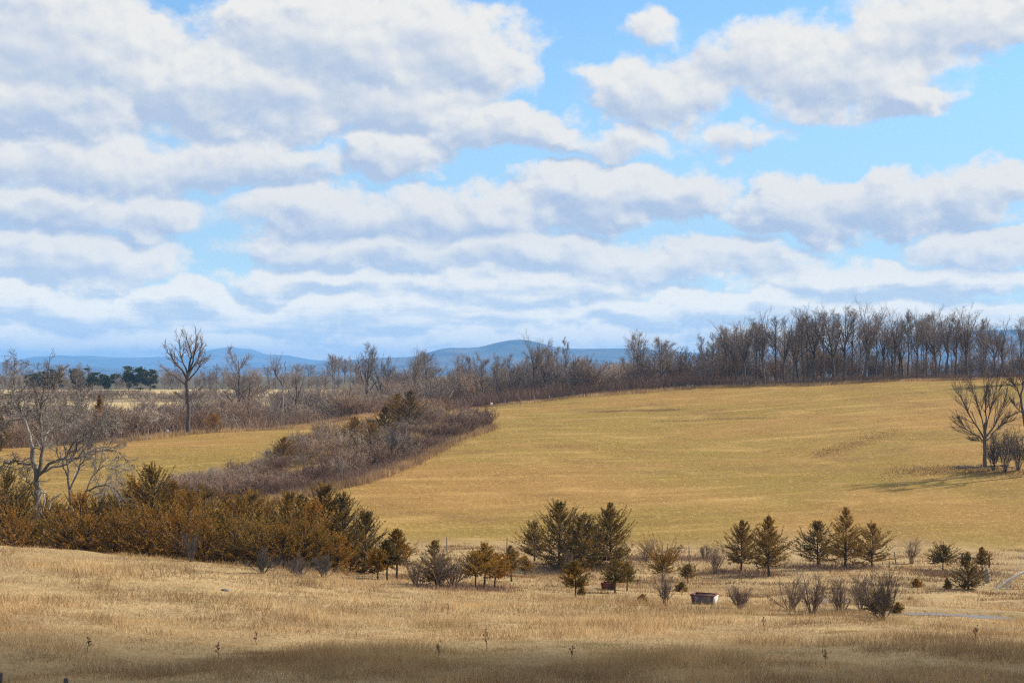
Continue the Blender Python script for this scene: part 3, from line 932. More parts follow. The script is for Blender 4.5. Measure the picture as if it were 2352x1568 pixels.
def sapling(px, d, H, label, group):
    loc = atd(px, d)
    q = H / 7.2
    o = link('sapling', SAP[r.integers(0, 4)], None, loc, r.uniform(0, 6.28), (q * 1.25, q * 1.25, q))
    tag(o, label, 'sapling', group)


for k in range(105):
    px = 880 + 800 * (k + r.random()) / 105
    edge = np.interp(px, [880, 960, 1130, 1300, 1680], [326, 330, 343, 348, 353])
    sapling(px, edge + r.uniform(3, 70), r.uniform(5.0, 9.5), 'twiggy young tree filling the middle tree line', 'young trees of the middle tree line')
for k in range(58):
    px = 1640 + 820 * (k + r.random()) / 58
    sapling(px, r.uniform(366, 430), r.uniform(5.0, 10.5) * (1.0 if px < 2050 else 0.7), 'twiggy young tree under the tall trees of the woods', 'young trees inside the woods')
for k in range(62):
    px = -60 + 980 * (k + r.random()) / 62
    edge = np.interp(px, [-80, 0, 430, 870, 960], [236, 240, 262, 296, 315])
    sapling(px, edge + r.uniform(8, 110), r.uniform(4.5, 8.0), 'twiggy young tree standing in the scrub beyond the left meadow', 'young trees of the left scrub')


for k in range(44):
    px = -100 + 1200 * (k + r.random()) / 44
    sapling(px, r.uniform(612, 690), r.uniform(5.0, 9.0), 'twiggy young tree in the far line beyond the pale fields', 'young trees of the far line')


# brush under the tree lines: stems past counting
def brush(name, X, Y, H, W, mat, label, lean=0.35, seed=1, cat='undergrowth', seg=False):
    r = np.random.default_rng(seed)
    n = len(X)
    Z = h(X, Y)
    a = r.uniform(0, 2 * np.pi, n)
    ln = r.normal(size=(n, 2)) * lean * H[:, None]
    Bx, By = np.cos(a) * W / 2, np.sin(a) * W / 2
    V = np.zeros((n, 3, 3))
    V[:, 0] = np.stack([X - Bx, Y - By, Z - 0.03], -1)
    V[:, 1] = np.stack([X + Bx, Y + By, Z - 0.03], -1)
    V[:, 2] = np.stack([X + ln[:, 0], Y + ln[:, 1], Z + H], -1)
    o = link(name, make_mesh(name, [(V.reshape(-1, 3), np.arange(3 * n).reshape(n, 3))], mat))
    tag(o, label, cat, kind='stuff')
    return o


r = np.random.default_rng(8)
n = 60000
px = r.uniform(860, 2560, n)
edge = np.interp(px, [860, 960, 1130, 1300, 1560, 2000, 2352, 2560], [318, 322, 338, 345, 351, 351, 351, 351])
d = edge + np.abs(r.normal(size=n)) * 14
X, Y = (px - CX) / F * d, d
Hh = r.uniform(0.8, 3.4, n) * (0.4 + 1.1 * fbm(X / 6, Y / 6, 77, 3)) * np.interp(px, [860, 1600, 1760, 2560], [1.35, 1.2, 0.6, 0.55])
brush('undergrowth', X, Y, Hh, r.uniform(0.05, 0.14, n), M_RED, 'dull red brown brush along the foot of the woods', 0.30, 2)
n = 70000
px = r.uniform(-120, 960, n)
edge = np.interp(px, [-80, 0, 430, 870, 960], [236, 240, 262, 296, 315])
d = edge + 2 + (400 - edge) * r.random(n)
X, Y = (px - CX) / F * d, d
brush('undergrowth', X, Y, r.uniform(0.8, 3.2, n) * (0.5 + fbm(X / 7, Y / 7, 78, 3)), r.uniform(0.05, 0.12, n), M_SHRUB, 'brown brush filling the scrub beyond the left meadow', 0.3, 3)
n = 26000
px = r.uniform(390, 1120, n)
lo = np.interp(px, *zip(*HEDGE_LO))
pts = []
hl = np.array([hit(p, np.interp(p, *zip(*HEDGE_LO)) + 2, 140, 340)[:2] for p in np.linspace(390, 1125, 40)])
tt = r.uniform(0, 39, n)
cx_, cy_ = np.interp(tt, np.arange(40), hl[:, 0]), np.interp(tt, np.arange(40), hl[:, 1])
X, Y = cx_ + r.normal(size=n) * 1.5 - 1.0, cy_ + np.abs(r.normal(size=n)) * 3.5 - 1
brush('undergrowth', X, Y, r.uniform(0.5, 1.7, n), r.uniform(0.03, 0.08, n), M_RED, 'low red brown brambles on the lower side of the thicket', 0.35, 4)
n = 15000
tt = r.uniform(0, 39, n)
X = np.interp(tt, np.arange(40), hl[:, 0]) + r.normal(size=n) * 0.7 + 0.6
Y = np.interp(tt, np.arange(40), hl[:, 1]) + r.normal(size=n) * 0.7 - 1.2
brush('grass', X, Y, r.uniform(0.5, 1.3, n), r.uniform(0.04, 0.08, n), M_STRAW, 'tall straw coloured grass fringing the thicket', 0.2, 5, 'grass')
# straw fringe along the upper field edges
n = 26000
px = r.uniform(250, 2500, n)
edge = np.interp(px, [250, 430, 870, 960, 1130, 1300, 1560, 2000, 2352, 2500], [248, 258, 291, 316, 335, 342, 348, 348, 348, 348])
d = edge + r.normal(size=n) * 1.6
X, Y = (px - CX) / F * d, d
brush('grass', X, Y, r.uniform(0.3, 1.0, n) * (0.3 + 1.3 * fbm(X / 9, Y / 9, 80, 3)), r.uniform(0.05, 0.1, n), M_STRAW, 'straw coloured grass along the upper field edge', 0.2, 6, 'grass')

# ------------------------------------------------------------------ grass
r = np.random.default_rng(9)
n = 470000
d = 41 * (3.6 ** r.random(n))
u = r.uniform(-0.50, 0.50, n)
X, Y = u * d, d
pn = fbm(X / 6, Y / 6, 90, 4)
pn2 = fbm(X / 1.3, Y / 1.3, 91, 3)
keep = (pdist(X, Y, STREAM) > 3.4) & (pdist(X, Y, POOL) > 2.0) & (r.random(n) < 0.35 + 1.3 * (pn2 - 0.2))
X, Y, d, pn, pn2 = X[keep], Y[keep], d[keep], pn[keep], pn2[keep]
n = len(X)
tallf = np.clip((pn - 0.34) * 3.2, 0.25, 1.2)
near_creek = np.clip((pdist(X, Y, STREAM) - 3.2) / 5, 0.25, 1)
for bx_, by_ in BIN:
    near_creek = near_creek * np.where((np.abs(X - bx_) < 2.0) & (Y < by_ + 1) & (Y > by_ - 4.5), 0.3, 1.0)
near_creek = near_creek * np.clip(1.0 - (d - 100) / 30, 0.55, 1)
Hh = r.uniform(0.16, 0.52, n) * tallf * (0.3 + 1.4 * pn2) * near_creek * np.where(r.random(n) < 0.03, 1.7, 1.0)
brush('grass', X, Y, Hh, np.maximum(0.014, d * 0.00034) * r.uniform(0.6, 1.3, n), M_STRAW, 'long dry straw grass of the foreground pasture', 0.45, 10, 'grass')
n = 330000
d = 148 * (2.33 ** (r.random(n) ** 0.8))
u = r.uniform(-0.46, 0.46, n)
X, Y = u * d, d
pn = fbm(X / 9, Y / 9, 95, 4)
pn2 = fbm(X / 2.2, Y / 2.2, 96, 3)
keep = (r.random(n) < np.clip((pn - 0.40) * 5, 0.04, 1) * np.clip((pn2 - 0.25) * 2.2, 0.05, 1)) & (d < 345) & ~((u < -0.015) & (d > 180) & (u * F + CX < 1120) & False)
X, Y, d = X[keep], Y[keep], d[keep]
n = len(X)
brush('grass', X, Y, r.uniform(0.04, 0.16, n), d * 0.0004 * r.uniform(0.6, 1.4, n), M_TUFT, 'short pale stubble of the hay field', 0.8, 11, 'grass')


r = np.random.default_rng(13)
for L_, n, wd_, mt_, hh_, lab in [
        ([(1330, 946), (1420, 944), (1560, 940)], 5000, 0.9, M_STRAW, 0.22, 'pale straw strip left across the upper hay field'),
        ([(1500, 968), (1640, 962), (1760, 960)], 2500, 0.7, M_STRAW, 0.16, 'second pale straw strip across the hay field'),
        ([(1880, 1046), (1930, 1028), (1990, 1010), (2070, 985)], 4200, 1.6, None, 0.14, 'dark rough rut in the right part of the hay field'),
        ([(2080, 1085), (2180, 1078), (2290, 1080), (2380, 1088)], 3800, 2.4, None, 0.26, 'brown weedy patch at the foot of the fan shaped tree')]:
    Lw = np.array([hit(a_, b_, 150, 345) for a_, b_ in L_])
    t_ = r.uniform(0, len(Lw) - 1, n)
    X = np.interp(t_, np.arange(len(Lw)), Lw[:, 0]) + r.normal(size=n) * wd_
    Y = np.interp(t_, np.arange(len(Lw)), Lw[:, 1]) + r.normal(size=n) * wd_
    mt_ = mt_ or straw('brown_weeds', (0.13, 0.075, 0.035), (0.34, 0.21, 0.095), (0.20, 0.12, 0.045))
    brush('grass', X, Y, hh_ * r.uniform(.4, 1.2, n), r.uniform(.05, .11, n), mt_, lab, 0.5, 21, 'grass')

r = np.random.default_rng(14)
n = 30000
cx0 = r.uniform(900, 2480, 340)
cd0 = r.uniform(104, 152, 340)
ci = r.integers(0, 340, n)
d = cd0[ci] + r.normal(size=n) * 0.5
X, Y = (cx0[ci] - CX) / F * cd0[ci] + r.normal(size=n) * r.uniform(0.4, 1.6, 340)[ci], d
ok = (pdist(X, Y, STREAM) > 3.5) & (pdist(X, Y, POOL) > 2.2)
X, Y, d = X[ok], Y[ok], d[ok]
n = len(X)
M_CLUMP = straw('brown_weedy_grass', (0.16, 0.085, 0.042), (0.42, 0.25, 0.115), (0.24, 0.125, 0.055))
brush('grass', X, Y, r.uniform(0.1, 0.36, n), r.uniform(0.03, 0.06, n), M_CLUMP, 'brown weedy grass clumps on the valley floor', 0.4, 15, 'grass')


r = np.random.default_rng(16)
n = 15000
SH = [(1232, 1404, 1306, 5.5), (1300, 1420, 1300, 3.5), (1640, 1775, 1316, 3.2), (1835, 2015, 1304, 3.2), (2130, 2290, 1318, 2.5), (1000, 1150, 1352, 1.8), (1430, 1640, 1284, 2.0)]
ci = r.integers(0, len(SH), n)
A_ = np.array([hit(a, y, 90, 200)[:2] for a, b_, y, w_ in SH])
B_ = np.array([hit(b_, y, 90, 200)[:2] for a, b_, y, w_ in SH])
t_ = r.random(n)[:, None]
XY = A_[ci] * (1 - t_) + B_[ci] * t_ + r.normal(size=(n, 2)) * np.array([s_[3] for s_ in SH])[ci][:, None] * np.array([0.5, 0.6])
brush('undergrowth', XY[:, 0], XY[:, 1], r.uniform(0.12, 0.45, n), r.uniform(0.03, 0.06, n), M_RED, 'dark red brown low weeds under the valley cedars', 0.45, 17)


# ------------------------------------------------------------------ cedars
def cedar(seed, H, W, cb=0.12, mat=None, shape=1.0, up=0.45, branches=None, spray=1.0, flat=False, open_=0.0, lead=True):
    """red cedar: feathery upswept branches of short sprays round a straight stem"""
    r = np.random.default_rng(seed)
    P0, R0 = lead_trunk(H, 0.018 * H + 0.025, 9, r, 0.02, 0.008, 0.08)
    nb = branches or int(56 + 23 * H)
    t = cb + (0.985 - cb) * r.random(nb) ** (1.15 if not flat else 0.8)
    tn = (t - cb) / (1 - cb)
    prof = np.minimum(1.0, 0.55 + 2.4 * tn) * (1 - tn) ** (shape + 0.12) + 0.035
    if flat:
        prof = 0.45 + 0.55 * tn
    az_ = r.uniform(0, 2 * np.pi, nb)
    lob = 0.95 + 0.95 * vnoise(az_ * 0.9 + 3 * tn, tn * 4 + 2, seed)
    L = W * prof * lob * r.uniform(0.6, 1.2, nb)
    elv = up * (0.15 + 1.25 * tn) - 0.08 + 0.2 * r.normal(size=nb) + (0.02 if flat else 0.45 * tn ** 2)
    D = np.stack([np.cos(az_) * np.cos(elv), np.sin(az_) * np.cos(elv), np.sin(elv)], -1)
    ix = t * 8
    i0 = np.clip(ix.astype(int), 0, 7)
    fr = (ix - i0)[:, None]
    p = P0[0, i0] * (1 - fr) + P0[0, i0 + 1] * fr
    pts_ = [p]
    for s in range(4):
        D = unit(D + 0.10 * r.normal(size=D.shape) + np.array([0, 0, 0.13]))
        p = p + D * (L / 4)[:, None]
        pts_.append(p)
    B = np.stack(pts_, 1)
    BR = np.linspace(1, 0.25, 5)[None] * (0.006 + 0.007 * L)[:, None]
    ns = int(52 * spray)
    tt = 0.12 + 0.88 * r.random((nb, ns)) ** 0.75
    keep = r.random((nb, ns)) < np.clip(L[:, None] * 1.15 + 0.22, 0, 1) * (1 - open_)
    ix = tt * 4
    j0 = np.clip(ix.astype(int), 0, 3)
    fr = (ix - j0)[..., None]
    rows = np.arange(nb)[:, None]
    S = B[rows, j0] * (1 - fr) + B[rows, j0 + 1] * fr
    T = unit(B[rows, j0 + 1] - B[rows, j0])
    v = r.normal(size=S.shape)
    v = unit(v - (v * T).sum(-1, keepdims=True) * T)
    an = r.uniform(0.15, 1.15, tt.shape)[..., None]
    Dd = unit(np.cos(an) * T + np.sin(an) * v + np.array([0, 0, 0.12]))
    ln = (r.uniform(0.10, 0.30, tt.shape) * (0.7 + 0.09 * H) * (1.0 if flat else (1.15 - 0.5 * tn)[:, None]) * np.clip(1.15 - 0.5 * tt, 0.5, 1))[..., None]
    S, Dd, ln = S[keep], Dd[keep], ln[keep]
    m_ = len(S)
    side = unit(np.cross(Dd, r.normal(size=Dd.shape)))
    wd = ln * r.uniform(0.085, 0.15, (m_, 1))
    Vv = np.stack([S, S + Dd * ln * 0.5 + side * wd, S + Dd * ln, S + Dd * ln * 0.5 - side * wd], 1)
    q = np.arange(m_)[:, None] * 4
    # each spray carries two little side sprigs
    f1 = np.concatenate([q, q + 1, q + 2, q + 3], 1)
    S2 = S + Dd * ln * r.uniform(0.3, 0.7, (m_, 1))
    D2 = unit(Dd + side * r.choice([-1, 1], (m_, 1)) * 0.8)
    l2 = ln * 0.55
    s2 = unit(np.cross(D2, r.normal(size=D2.shape)))
    V2 = np.stack([S2, S2 + D2 * l2 * 0.5 + s2 * wd * .7, S2 + D2 * l2, S2 + D2 * l2 * 0.5 - s2 * wd * .7], 1)
    trunk = make_mesh('cedar_trunk', [tubes(P0, R0, 7), tubes(B, BR, 3)], M_CEDTRUNK, True)
    crown = make_mesh('cedar_crown', [(Vv.reshape(-1, 3), f1), (V2.reshape(-1, 3), f1)], mat or M_CED_OLIVE)
    return trunk, crown


def put_cedar(label, px, py, top, half, seed, d=None, group=None, **kw):
    loc = atd(px, d) if d else hit(px, py, 60, 340)
    H = height_to(px, top, loc)
    W = metres(half, loc[1])
    ms = cedar(seed, H, W * 1.2, **kw)
    return put_tree(ms, loc - np.array([0, 0, 0.05]), 0, None, label, 'cedar tree', group, 'cedar_tree')


O_, D_, R_ = M_CED_OLIVE, M_CED_DARK, M_CED_RUST
CEDARS = [
    # label, px, base y, top, half width, keyword options
    ('small clear stemmed cedar at the right end of the rusty cedar row', 805, 1316, 1222, 34, dict(cb=.28, mat=O_)),
    ('smallest of the three browsed cedars standing right of the cedar row', 868, 1331, 1262, 24, dict(cb=.38, mat=R_, shape=.7)),
    ('middle one of the three browsed cedars standing right of the cedar row', 890, 1332, 1242, 28, dict(cb=.38, mat=D_, shape=.7)),
    ('tallest of the three browsed cedars with a spiky separate leader', 912, 1331, 1212, 32, dict(cb=.30, mat=R_, shape=.9)),
    ('dull cedar growing up through grey shrubs below the left fence post', 1002, 1347, 1240, 46, dict(cb=.12, mat=D_, open_=.25)),
    ('leaning low cedar on the left of the clear stemmed trio', 1092, 1354, 1275, 36, dict(cb=.42, mat=O_, shape=.6, open_=.2)),
    ('tallest cedar of the clear stemmed trio left of the big clump', 1113, 1353, 1250, 30, dict(cb=.36, mat=O_, shape=.7)),
    ('rust coloured cedar on the right of the clear stemmed trio', 1136, 1353, 1272, 30, dict(cb=.34, mat=R_, shape=.7)),
    ('thin sparse cedar with a bare pole stem below the right fence post', 1175, 1335, 1252, 26, dict(cb=.35, mat=O_, open_=.35)),
    ('tiny rusty cedar just left of the big clump', 1206, 1322, 1276, 18, dict(cb=.25, mat=R_, open_=.2)),
    ('dark round cedar at the left end of the big clump', 1228, 1288, 1205, 32, dict(cb=.18, mat=D_, shape=.5)),
    ('tall feathery cedar in the big clump, with a thin see-through top', 1284, 1306, 1157, 68, dict(cb=.06, mat=O_, shape=.7, spray=1.3)),
    ('dense dark cedar in the middle of the big clump', 1335, 1310, 1186, 58, dict(cb=.04, mat=D_, shape=.6, spray=1.3)),
    ('tall cedar at the right end of the big clump, pointed with wide right limbs', 1404, 1300, 1157, 56, dict(cb=.04, mat=O_, shape=.8, up=.6, spray=1.3)),
    ('bushy cedar filling the gap in the big clump', 1362, 1300, 1215, 50, dict(cb=.04, mat=O_, shape=.5, spray=1.3)),
    ('small rusty cedar on a thin stem in front of the big clump', 1322, 1374, 1288, 30, dict(cb=.34, mat=R_, shape=.75)),
    ('small ragged cedar growing beside the red bin', 1413, 1362, 1287, 38, dict(cb=.34, mat=O_, open_=.2)),
    ('thin cedar just right of the red bin', 1440, 1356, 1290, 18, dict(cb=.3, mat=O_, open_=.25)),
    ('flat topped broken cedar with long sideways limbs', 1522, 1338, 1285, 46, dict(cb=.45, mat=O_, flat=True, up=.45)),
    ('spindly little cedar right of the flat topped one', 1580, 1338, 1296, 22, dict(cb=.35, mat=O_, open_=.4)),
    ('broad cedar on the left of the right hand pair', 1702, 1313, 1196, 46, dict(cb=.20, mat=D_, shape=.85)),
    ('taller pointed cedar on the right of the right hand pair', 1766, 1323, 1182, 48, dict(cb=.16, mat=D_, shape=1.0)),
    ('dark layered cedar at the left of the right hand three', 1878, 1300, 1195, 48, dict(cb=.13, mat=D_, shape=.9, up=.25)),
    ('tallest sparse cedar in the middle of the right hand three', 1941, 1305, 1166, 44, dict(cb=.15, mat=O_, shape=.8, open_=.3)),
    ('rust tinged cedar at the right of the right hand three', 2002, 1303, 1205, 46, dict(cb=.13, mat=O_, shape=.75)),
    ('little flat crowned cedar standing alone near the wooden brace', 2165, 1309, 1255, 30, dict(cb=.35, mat=D_, shape=.6, up=.2)),
    ('rounded scruffy cedar left of the grey stump', 2225, 1354, 1272, 36, dict(cb=.05, mat=D_, shape=.55, up=.7, open_=.2)),
    ('small thin cedar growing at the wooden brace', 2256, 1316, 1256, 20, dict(cb=.35, mat=D_, open_=.3)),
    ('low dark cedar inside the large bare shrub by the creek', 2022, 1416, 1366, 30, dict(cb=.2, mat=D_, shape=.4)),
    ('rusty cedar seedling beside the creek', 2062, 1409, 1382, 10, dict(cb=.15, mat=R_)),
    ('rusty cedar seedling alone in the grass left of the grey feed bin', 1475, 1386, 1366, 9, dict(cb=.05, mat=R_, shape=.5)),
    ('stubby rusty cedar bush under the spindly cedar', 1566, 1358, 1338, 11, dict(cb=.05, mat=R_, shape=.5)),
    ('tiny rusty seedling at the foot of the small cedar in front of the clump', 1336, 1366, 1350, 8, dict(cb=.05, mat=R_, shape=.5)),
    ('tiny seedling to the left of the scruffy cedar', 2175, 1352, 1328, 9, dict(cb=.1, mat=R_, open_=.2)),
    ('small brown seedling right of the creekside shrub', 2105, 1347, 1328, 9, dict(cb=.1, mat=R_, open_=.2)),
    ('lone rust coloured sprig in the foreground grass at the left', 318, 1535, 1514, 6, dict(cb=.05, mat=R_, shape=.4)),
    # cedars in the thicket between the fields
    ('rusty cedar low in the thicket on the left meadow side', 815, 1012, 966, 26, dict(cb=.05, mat=R_, shape=.8)),
    ('rust brown bushy cedar in the thicket, lower right of the others', 852, 1036, 984, 26, dict(cb=.03, mat=R_, shape=.6)),
    ('dark green cedar in the middle of the thicket', 884, 1002, 944, 26, dict(cb=.05, mat=D_, shape=.8)),
    ('dark wind shaped cedar on top of the thicket', 940, 972, 908, 32, dict(cb=.1, mat=D_, shape=.7)),
    ('rusty cedar at the far end of the thicket behind the dark one', 915, 966, 915, 24, dict(cb=.1, mat=R_, shape=.7)),
    ('small rusty cedar in the left part of the thicket', 652, 1050, 1016, 20, dict(cb=.05, mat=R_, shape=.5)),
]
for k, (lab, px, py, top, half, kw) in enumerate(CEDARS):
    if 'thicket' in lab:
        py, top, half, kw = py + 14, top - 8, half * 1.35, dict(kw, spray=1.3)
    put_cedar(lab, px, py, top, half, 300 + k, **kw)
put_cedar('dark rust cedar in the scrub below the far pines', 232, 0, 905, 26, 371, d=300, mat=R_, cb=.05)
put_cedar('rust cedar at the left edge behind the gnarled tree', 4, 0, 955, 28, 372, d=236, mat=R_, cb=.05)
put_cedar('orange cedar bush at the left meadow edge near the lone tree', 492, 0, 955, 22, 373, d=263, mat=R_, cb=.05, shape=.5)
# the dense rusty row behind the brow
ROW = [(-40, 1120, 60, D_), (15, 1108, 56, D_), (48, 1150, 40, R_), (95, 1165, 46, R_), (138, 1172, 44, R_), (182, 1150, 40, R_), (226, 1160, 46, R_), (262, 1150, 40, R_), (300, 1140, 38, D_),
       (318, 1120, 44, R_), (352, 1088, 50, R_), (392, 1120, 44, R_), (430, 1148, 46, R_), (470, 1135, 40, R_), (512, 1150, 44, R_), (548, 1155, 42, R_), (580, 1146, 44, R_), (622, 1165, 42, O_),
       (662, 1142, 36, D_), (690, 1150, 40, O_), (716, 1165, 38, R_), (748, 1126, 46, D_), (790, 1150, 40, D_), (838, 1188, 36, D_)]
LABR = {-40: 'dark cedar cut by the left picture edge at the end of the row', 15: 'dark green cedar under the gnarled tree at the left end of the row', 352: 'tallest rust coloured cedar of the row, with a pointed top',
        662: 'narrow dark spire of a cedar rising from the row', 748: 'tall dark cedar near the right end of the row with a spire top', 838: 'dark cedar with sideways swept limbs ending the row on the right', 300: 'dark cedar top just left of the tallest rusty cedar'}
for k, (px, top, half, m_) in enumerate(ROW):
    olive = m_ is R_ and k % 3 == 1 and px not in LABR
    m_ = O_ if olive else m_
    d = 113 + r.uniform(0, 9) if px < 600 else 112 + r.uniform(0, 6)
    put_cedar(LABR.get(px, 'olive tinged cedar in the dense row behind the grassy brow' if m_ is O_ else 'rust coloured cedar in the dense row behind the grassy brow'), px, 0, top - 4, half * 1.45, 400 + k, d=d,
              group='cedars of the dense row', mat=m_, cb=0.0, shape=0.40, spray=1.15)
FRONT = [(30, 1190, 46, R_), (150, 1195, 46, R_), (205, 1200, 44, R_), (280, 1195, 46, R_), (340, 1180, 48, R_), (410, 1195, 46, R_), (478, 1200, 46, R_), (540, 1205, 46, O_), (600, 1205, 46, O_), (655, 1220, 38, R_), (700, 1212, 38, R_), (735, 1225, 34, R_), (775, 1240, 30, R_)]
for k, (px, top, half, m_) in enumerate(FRONT):
    d = np.interp(px, [0, 430, 650, 800], [107, 106.5, 106, 108])
    put_cedar('low bushy cedar along the front of the dense rusty row', px, 0, top, half * 1.5, 440 + k, d=d, group='low cedars in front of the dense row', mat=m_, cb=0.0, shape=0.42, spray=1.1)


# far pines
def pine(seed, H, W):
    r = np.random.default_rng(seed)
    P0, R0 = lead_trunk(H, 0.2, 7, r)
    n_ = 2600
    t = r.uniform(0.15, 1, n_)
    cl = r.normal(size=(26, 3)) * np.array([W * .55, W * .55, H * .23]) + np.array([0, 0, H * 0.6])
    c = cl[r.integers(0, 26, n_)] + r.normal(size=(n_, 3)) * np.array([.55, .55, .38]) * W * 0.3
    c[:, 2] = np.clip(c[:, 2], H * .1, H * 1.02)
    a, b_ = unit(r.normal(size=(n_, 3))) * 0.42, unit(r.normal(size=(n_, 3))) * 0.24
    Vv = np.stack([c - a, c + b_, c + a, c - b_], 1)
    q = np.arange(n_)[:, None] * 4
    return make_mesh('pine_trunk', [tubes(P0, R0, 6)], M_BARK, True), make_mesh('pine_crown', [(Vv.reshape(-1, 3), np.concatenate([q, q + 1, q + 2, q + 3], 1))], M_PINE)


for k, (px, top, half, lab) in enumerate([
    (78, 854, 18, 'far dark pine at the left end of the evergreens'), (104, 850, 17, 'far dark pine second from the left end'), (124, 851, 15, 'far pine right of the dark pair at the left'),
    (180, 848, 20, 'far pine half hidden by the small bare tree'), (212, 857, 18, 'small far pine with a light green crown'), (246, 860, 18, 'low pale green far pine between the two clumps'),
    (295, 842, 24, 'broad rounded far pine, the largest of the evergreens'), (322, 846, 20, 'far pine in the middle of the largest clump'), (345, 850, 16, 'pointed far pine at the right of the largest clump')]):
    loc = atd(px, 588 + 2 * k)
    H = height_to(px, top, loc)
    put_tree(pine(500 + k, H, metres(half, loc[1])), loc, 0, None, lab, 'pine tree', None, 'pine_tree')


# ------------------------------------------------------------------ shrubs standing alone in the valley
def put_shrub(label, px, py, top, half, seed, stems=14, mat=None, dense=(8, 5, 2), d=None, sr=0.036, spread=None, twr=0.0065, base=0.14):
    loc = atd(px, d) if d else hit(px, py, 60, 340)
    H = height_to(px, top, loc)
    W = metres(half, loc[1])
    ms = shrub(seed, H, stems, spread or min(1.0, math.atan2(W, H) * 1.25), mat or M_SHRUBGREY, twr, dense, split=True, base_r=base, sr=sr, up=0.05)
    o = thing('bare_shrub', label, 'shrub', loc)
    link('stems', ms[0], o)
    link('twigs', ms[1], o)


SG = M_SHRUBGREY
for k, a in enumerate([
    ('vase shaped bare shrub, the leftmost of those by the creek', 1815, 1402, 1328, 38), ('tall twiggy bare shrub right beside the leftmost creekside one', 1866, 1412, 1310, 28),
    ('small upright bare shrub in the middle of the creekside row', 1931, 1412, 1330, 26), ('open bare shrub just left of the largest creekside one', 1980, 1405, 1318, 26),
    ('largest bare shrub by the creek with a dark cedar in its foot', 2024, 1424, 1304, 44), ('slender bare shrub in front of the flat topped cedar', 1530, 1390, 1318, 18),
    ('low spreading bare shrub right of the grey feed bin', 1700, 1398, 1350, 30), ('dense upright bare shrub left of the right hand cedar pair', 1641, 1318, 1252, 13),
    ('round bare bush at the field edge right of the big clump', 1488, 1282, 1240, 22), ('thin bare sapling bush at the field edge right of the leaning post', 2095, 1294, 1238, 13),
    ('grey bare shrub left of the dull cedar', 955, 1348, 1262, 18), ('grey bare shrub right of the dull cedar', 1040, 1352, 1275, 28),
    ('bare bush tangled in the dull cedar', 1010, 1350, 1255, 30), ('small grey bush behind the small rusty cedar', 1310, 1318, 1268, 14),
    ('low bare scrub at the foot of the left cedar row', 600, 1316, 1262, 34), ('low bare scrub where the cedar row thins out', 690, 1326, 1272, 40), ('low bare scrub near the right end of the cedar row', 745, 1326, 1268, 34),
    ('bare bush behind the tall cedar at the row end', 820, 1300, 1185, 30), ('leafless sapling in front of the cedar row', 438, 1290, 1228, 14),
    ('bush of grey twigs in front of the field fence post', 1620, 1284, 1250, 18), ('small reddish bush left of the field fence post', 1545, 1284, 1250, 18)]):
    put_shrub(a[0], *a[1:], 600 + k, stems=14 if a[4] > 20 else 9, mat=M_BARK if 'row' in a[0] and 'creek' not in a[0] else M_DARKBARK if a[0].startswith('largest') else M_VALLEY)
for k, a in enumerate([('dark bushy bare shrub right of the fan shaped tree', 2308, 1084, 968, 26), ('slim bare shrub tight against the fan shaped tree', 2282, 1080, 1000, 14), ('bare shrub near the right edge of the hay field', 2338, 1080, 990, 18),
                       ('grey bare tree-like bush inside the thicket', 905, 1062, 975, 26)]):
    put_shrub(a[0], *a[1:], 640 + k, stems=18, mat=M_BARK, twr=0.016)
put_shrub('thin grey bush at the right of the gnarled tree', 250, 0, 1080, 30, 650, d=128, stems=14, mat=M_SHRUBGREY)
put_shrub('thin grey bush left of the tallest rusty cedar', 300, 0, 1075, 26, 651, d=130, stems=12, mat=M_SHRUBGREY)

# ------------------------------------------------------------------ dead weeds in the foreground


def weed(label, px, py, top, seed):
    r = np.random.default_rng(seed)
    loc = hit(px, py, 42, 160)
    H = max(0.5, height_to(px, top, loc))
    P0, R0 = lead_trunk(H, 0.014, 6, r, 0.1, 0.05, 0.4)
    P1, R1 = grow(P0, R0, 7, 0.35, 1.0, 0.6, 0.3, 0.08, 0.15, 4, r, 0.8, 0.6, 0.5)
    P2, R2 = grow(P1, R1, 3, 0.4, 1.0, 0.6, 0.5, 0.08, 0.15, 3, r, 0.9, 0.6, 0.3)
    tips = np.concatenate([P1[:, -1], P2[:, -1]])
    m_ = len(tips)
    hd = np.stack([tips + np.array([0, 0, -0.025]), tips + r.normal(size=(m_, 3)) * .012, tips + np.array([0, 0, 0.03])], 1)
    P3 = hd
    o = thing('dead_weed', label, 'weed', loc)
    link('stalk', make_mesh('weed_stalk', [tubes(P0, R0, 5), tubes(P1, np.maximum(R1, .008), 3), tubes(P2, np.maximum(R2, .006), 3)], M_WEED), o)
    link('seed_heads', make_mesh('weed_heads', [tubes(P3, np.tile(np.array([[.007, .015, .005]]), (m_, 1)), 5)], M_WEED), o)


for k, (px, py, top, lab) in enumerate([
    (1118, 1496, 1448, 'tall branched dead weed in the middle of the foreground'), (1008, 1512, 1484, 'short dead weed left of the tall branched one'), (1312, 1518, 1492, 'thin upright dead weed at the edge of the cloud shadow'),
    (1028, 1412, 1390, 'small dead weed at the near end of the pale grass'), (1896, 1530, 1496, 'dead weed low in the right foreground'), (2240, 1478, 1440, 'tall dead weed in the right foreground before the creek'),
    (502, 1512, 1480, 'leaning dead weed in the left foreground'), (198, 1500, 1468, 'thin dead weed near the left foreground edge'), (590, 1480, 1455, 'pale dead weed in the left foreground grass'), (1754, 1450, 1420, 'small dead weed below the low spreading shrub')]):
    weed(lab, px, py, top, 700 + k)

# ------------------------------------------------------------------ fences and posts
mwire, tww = material('rusty_wire')
finish(mwire, tww, (0.16, 0.13, 0.11), 0.6)


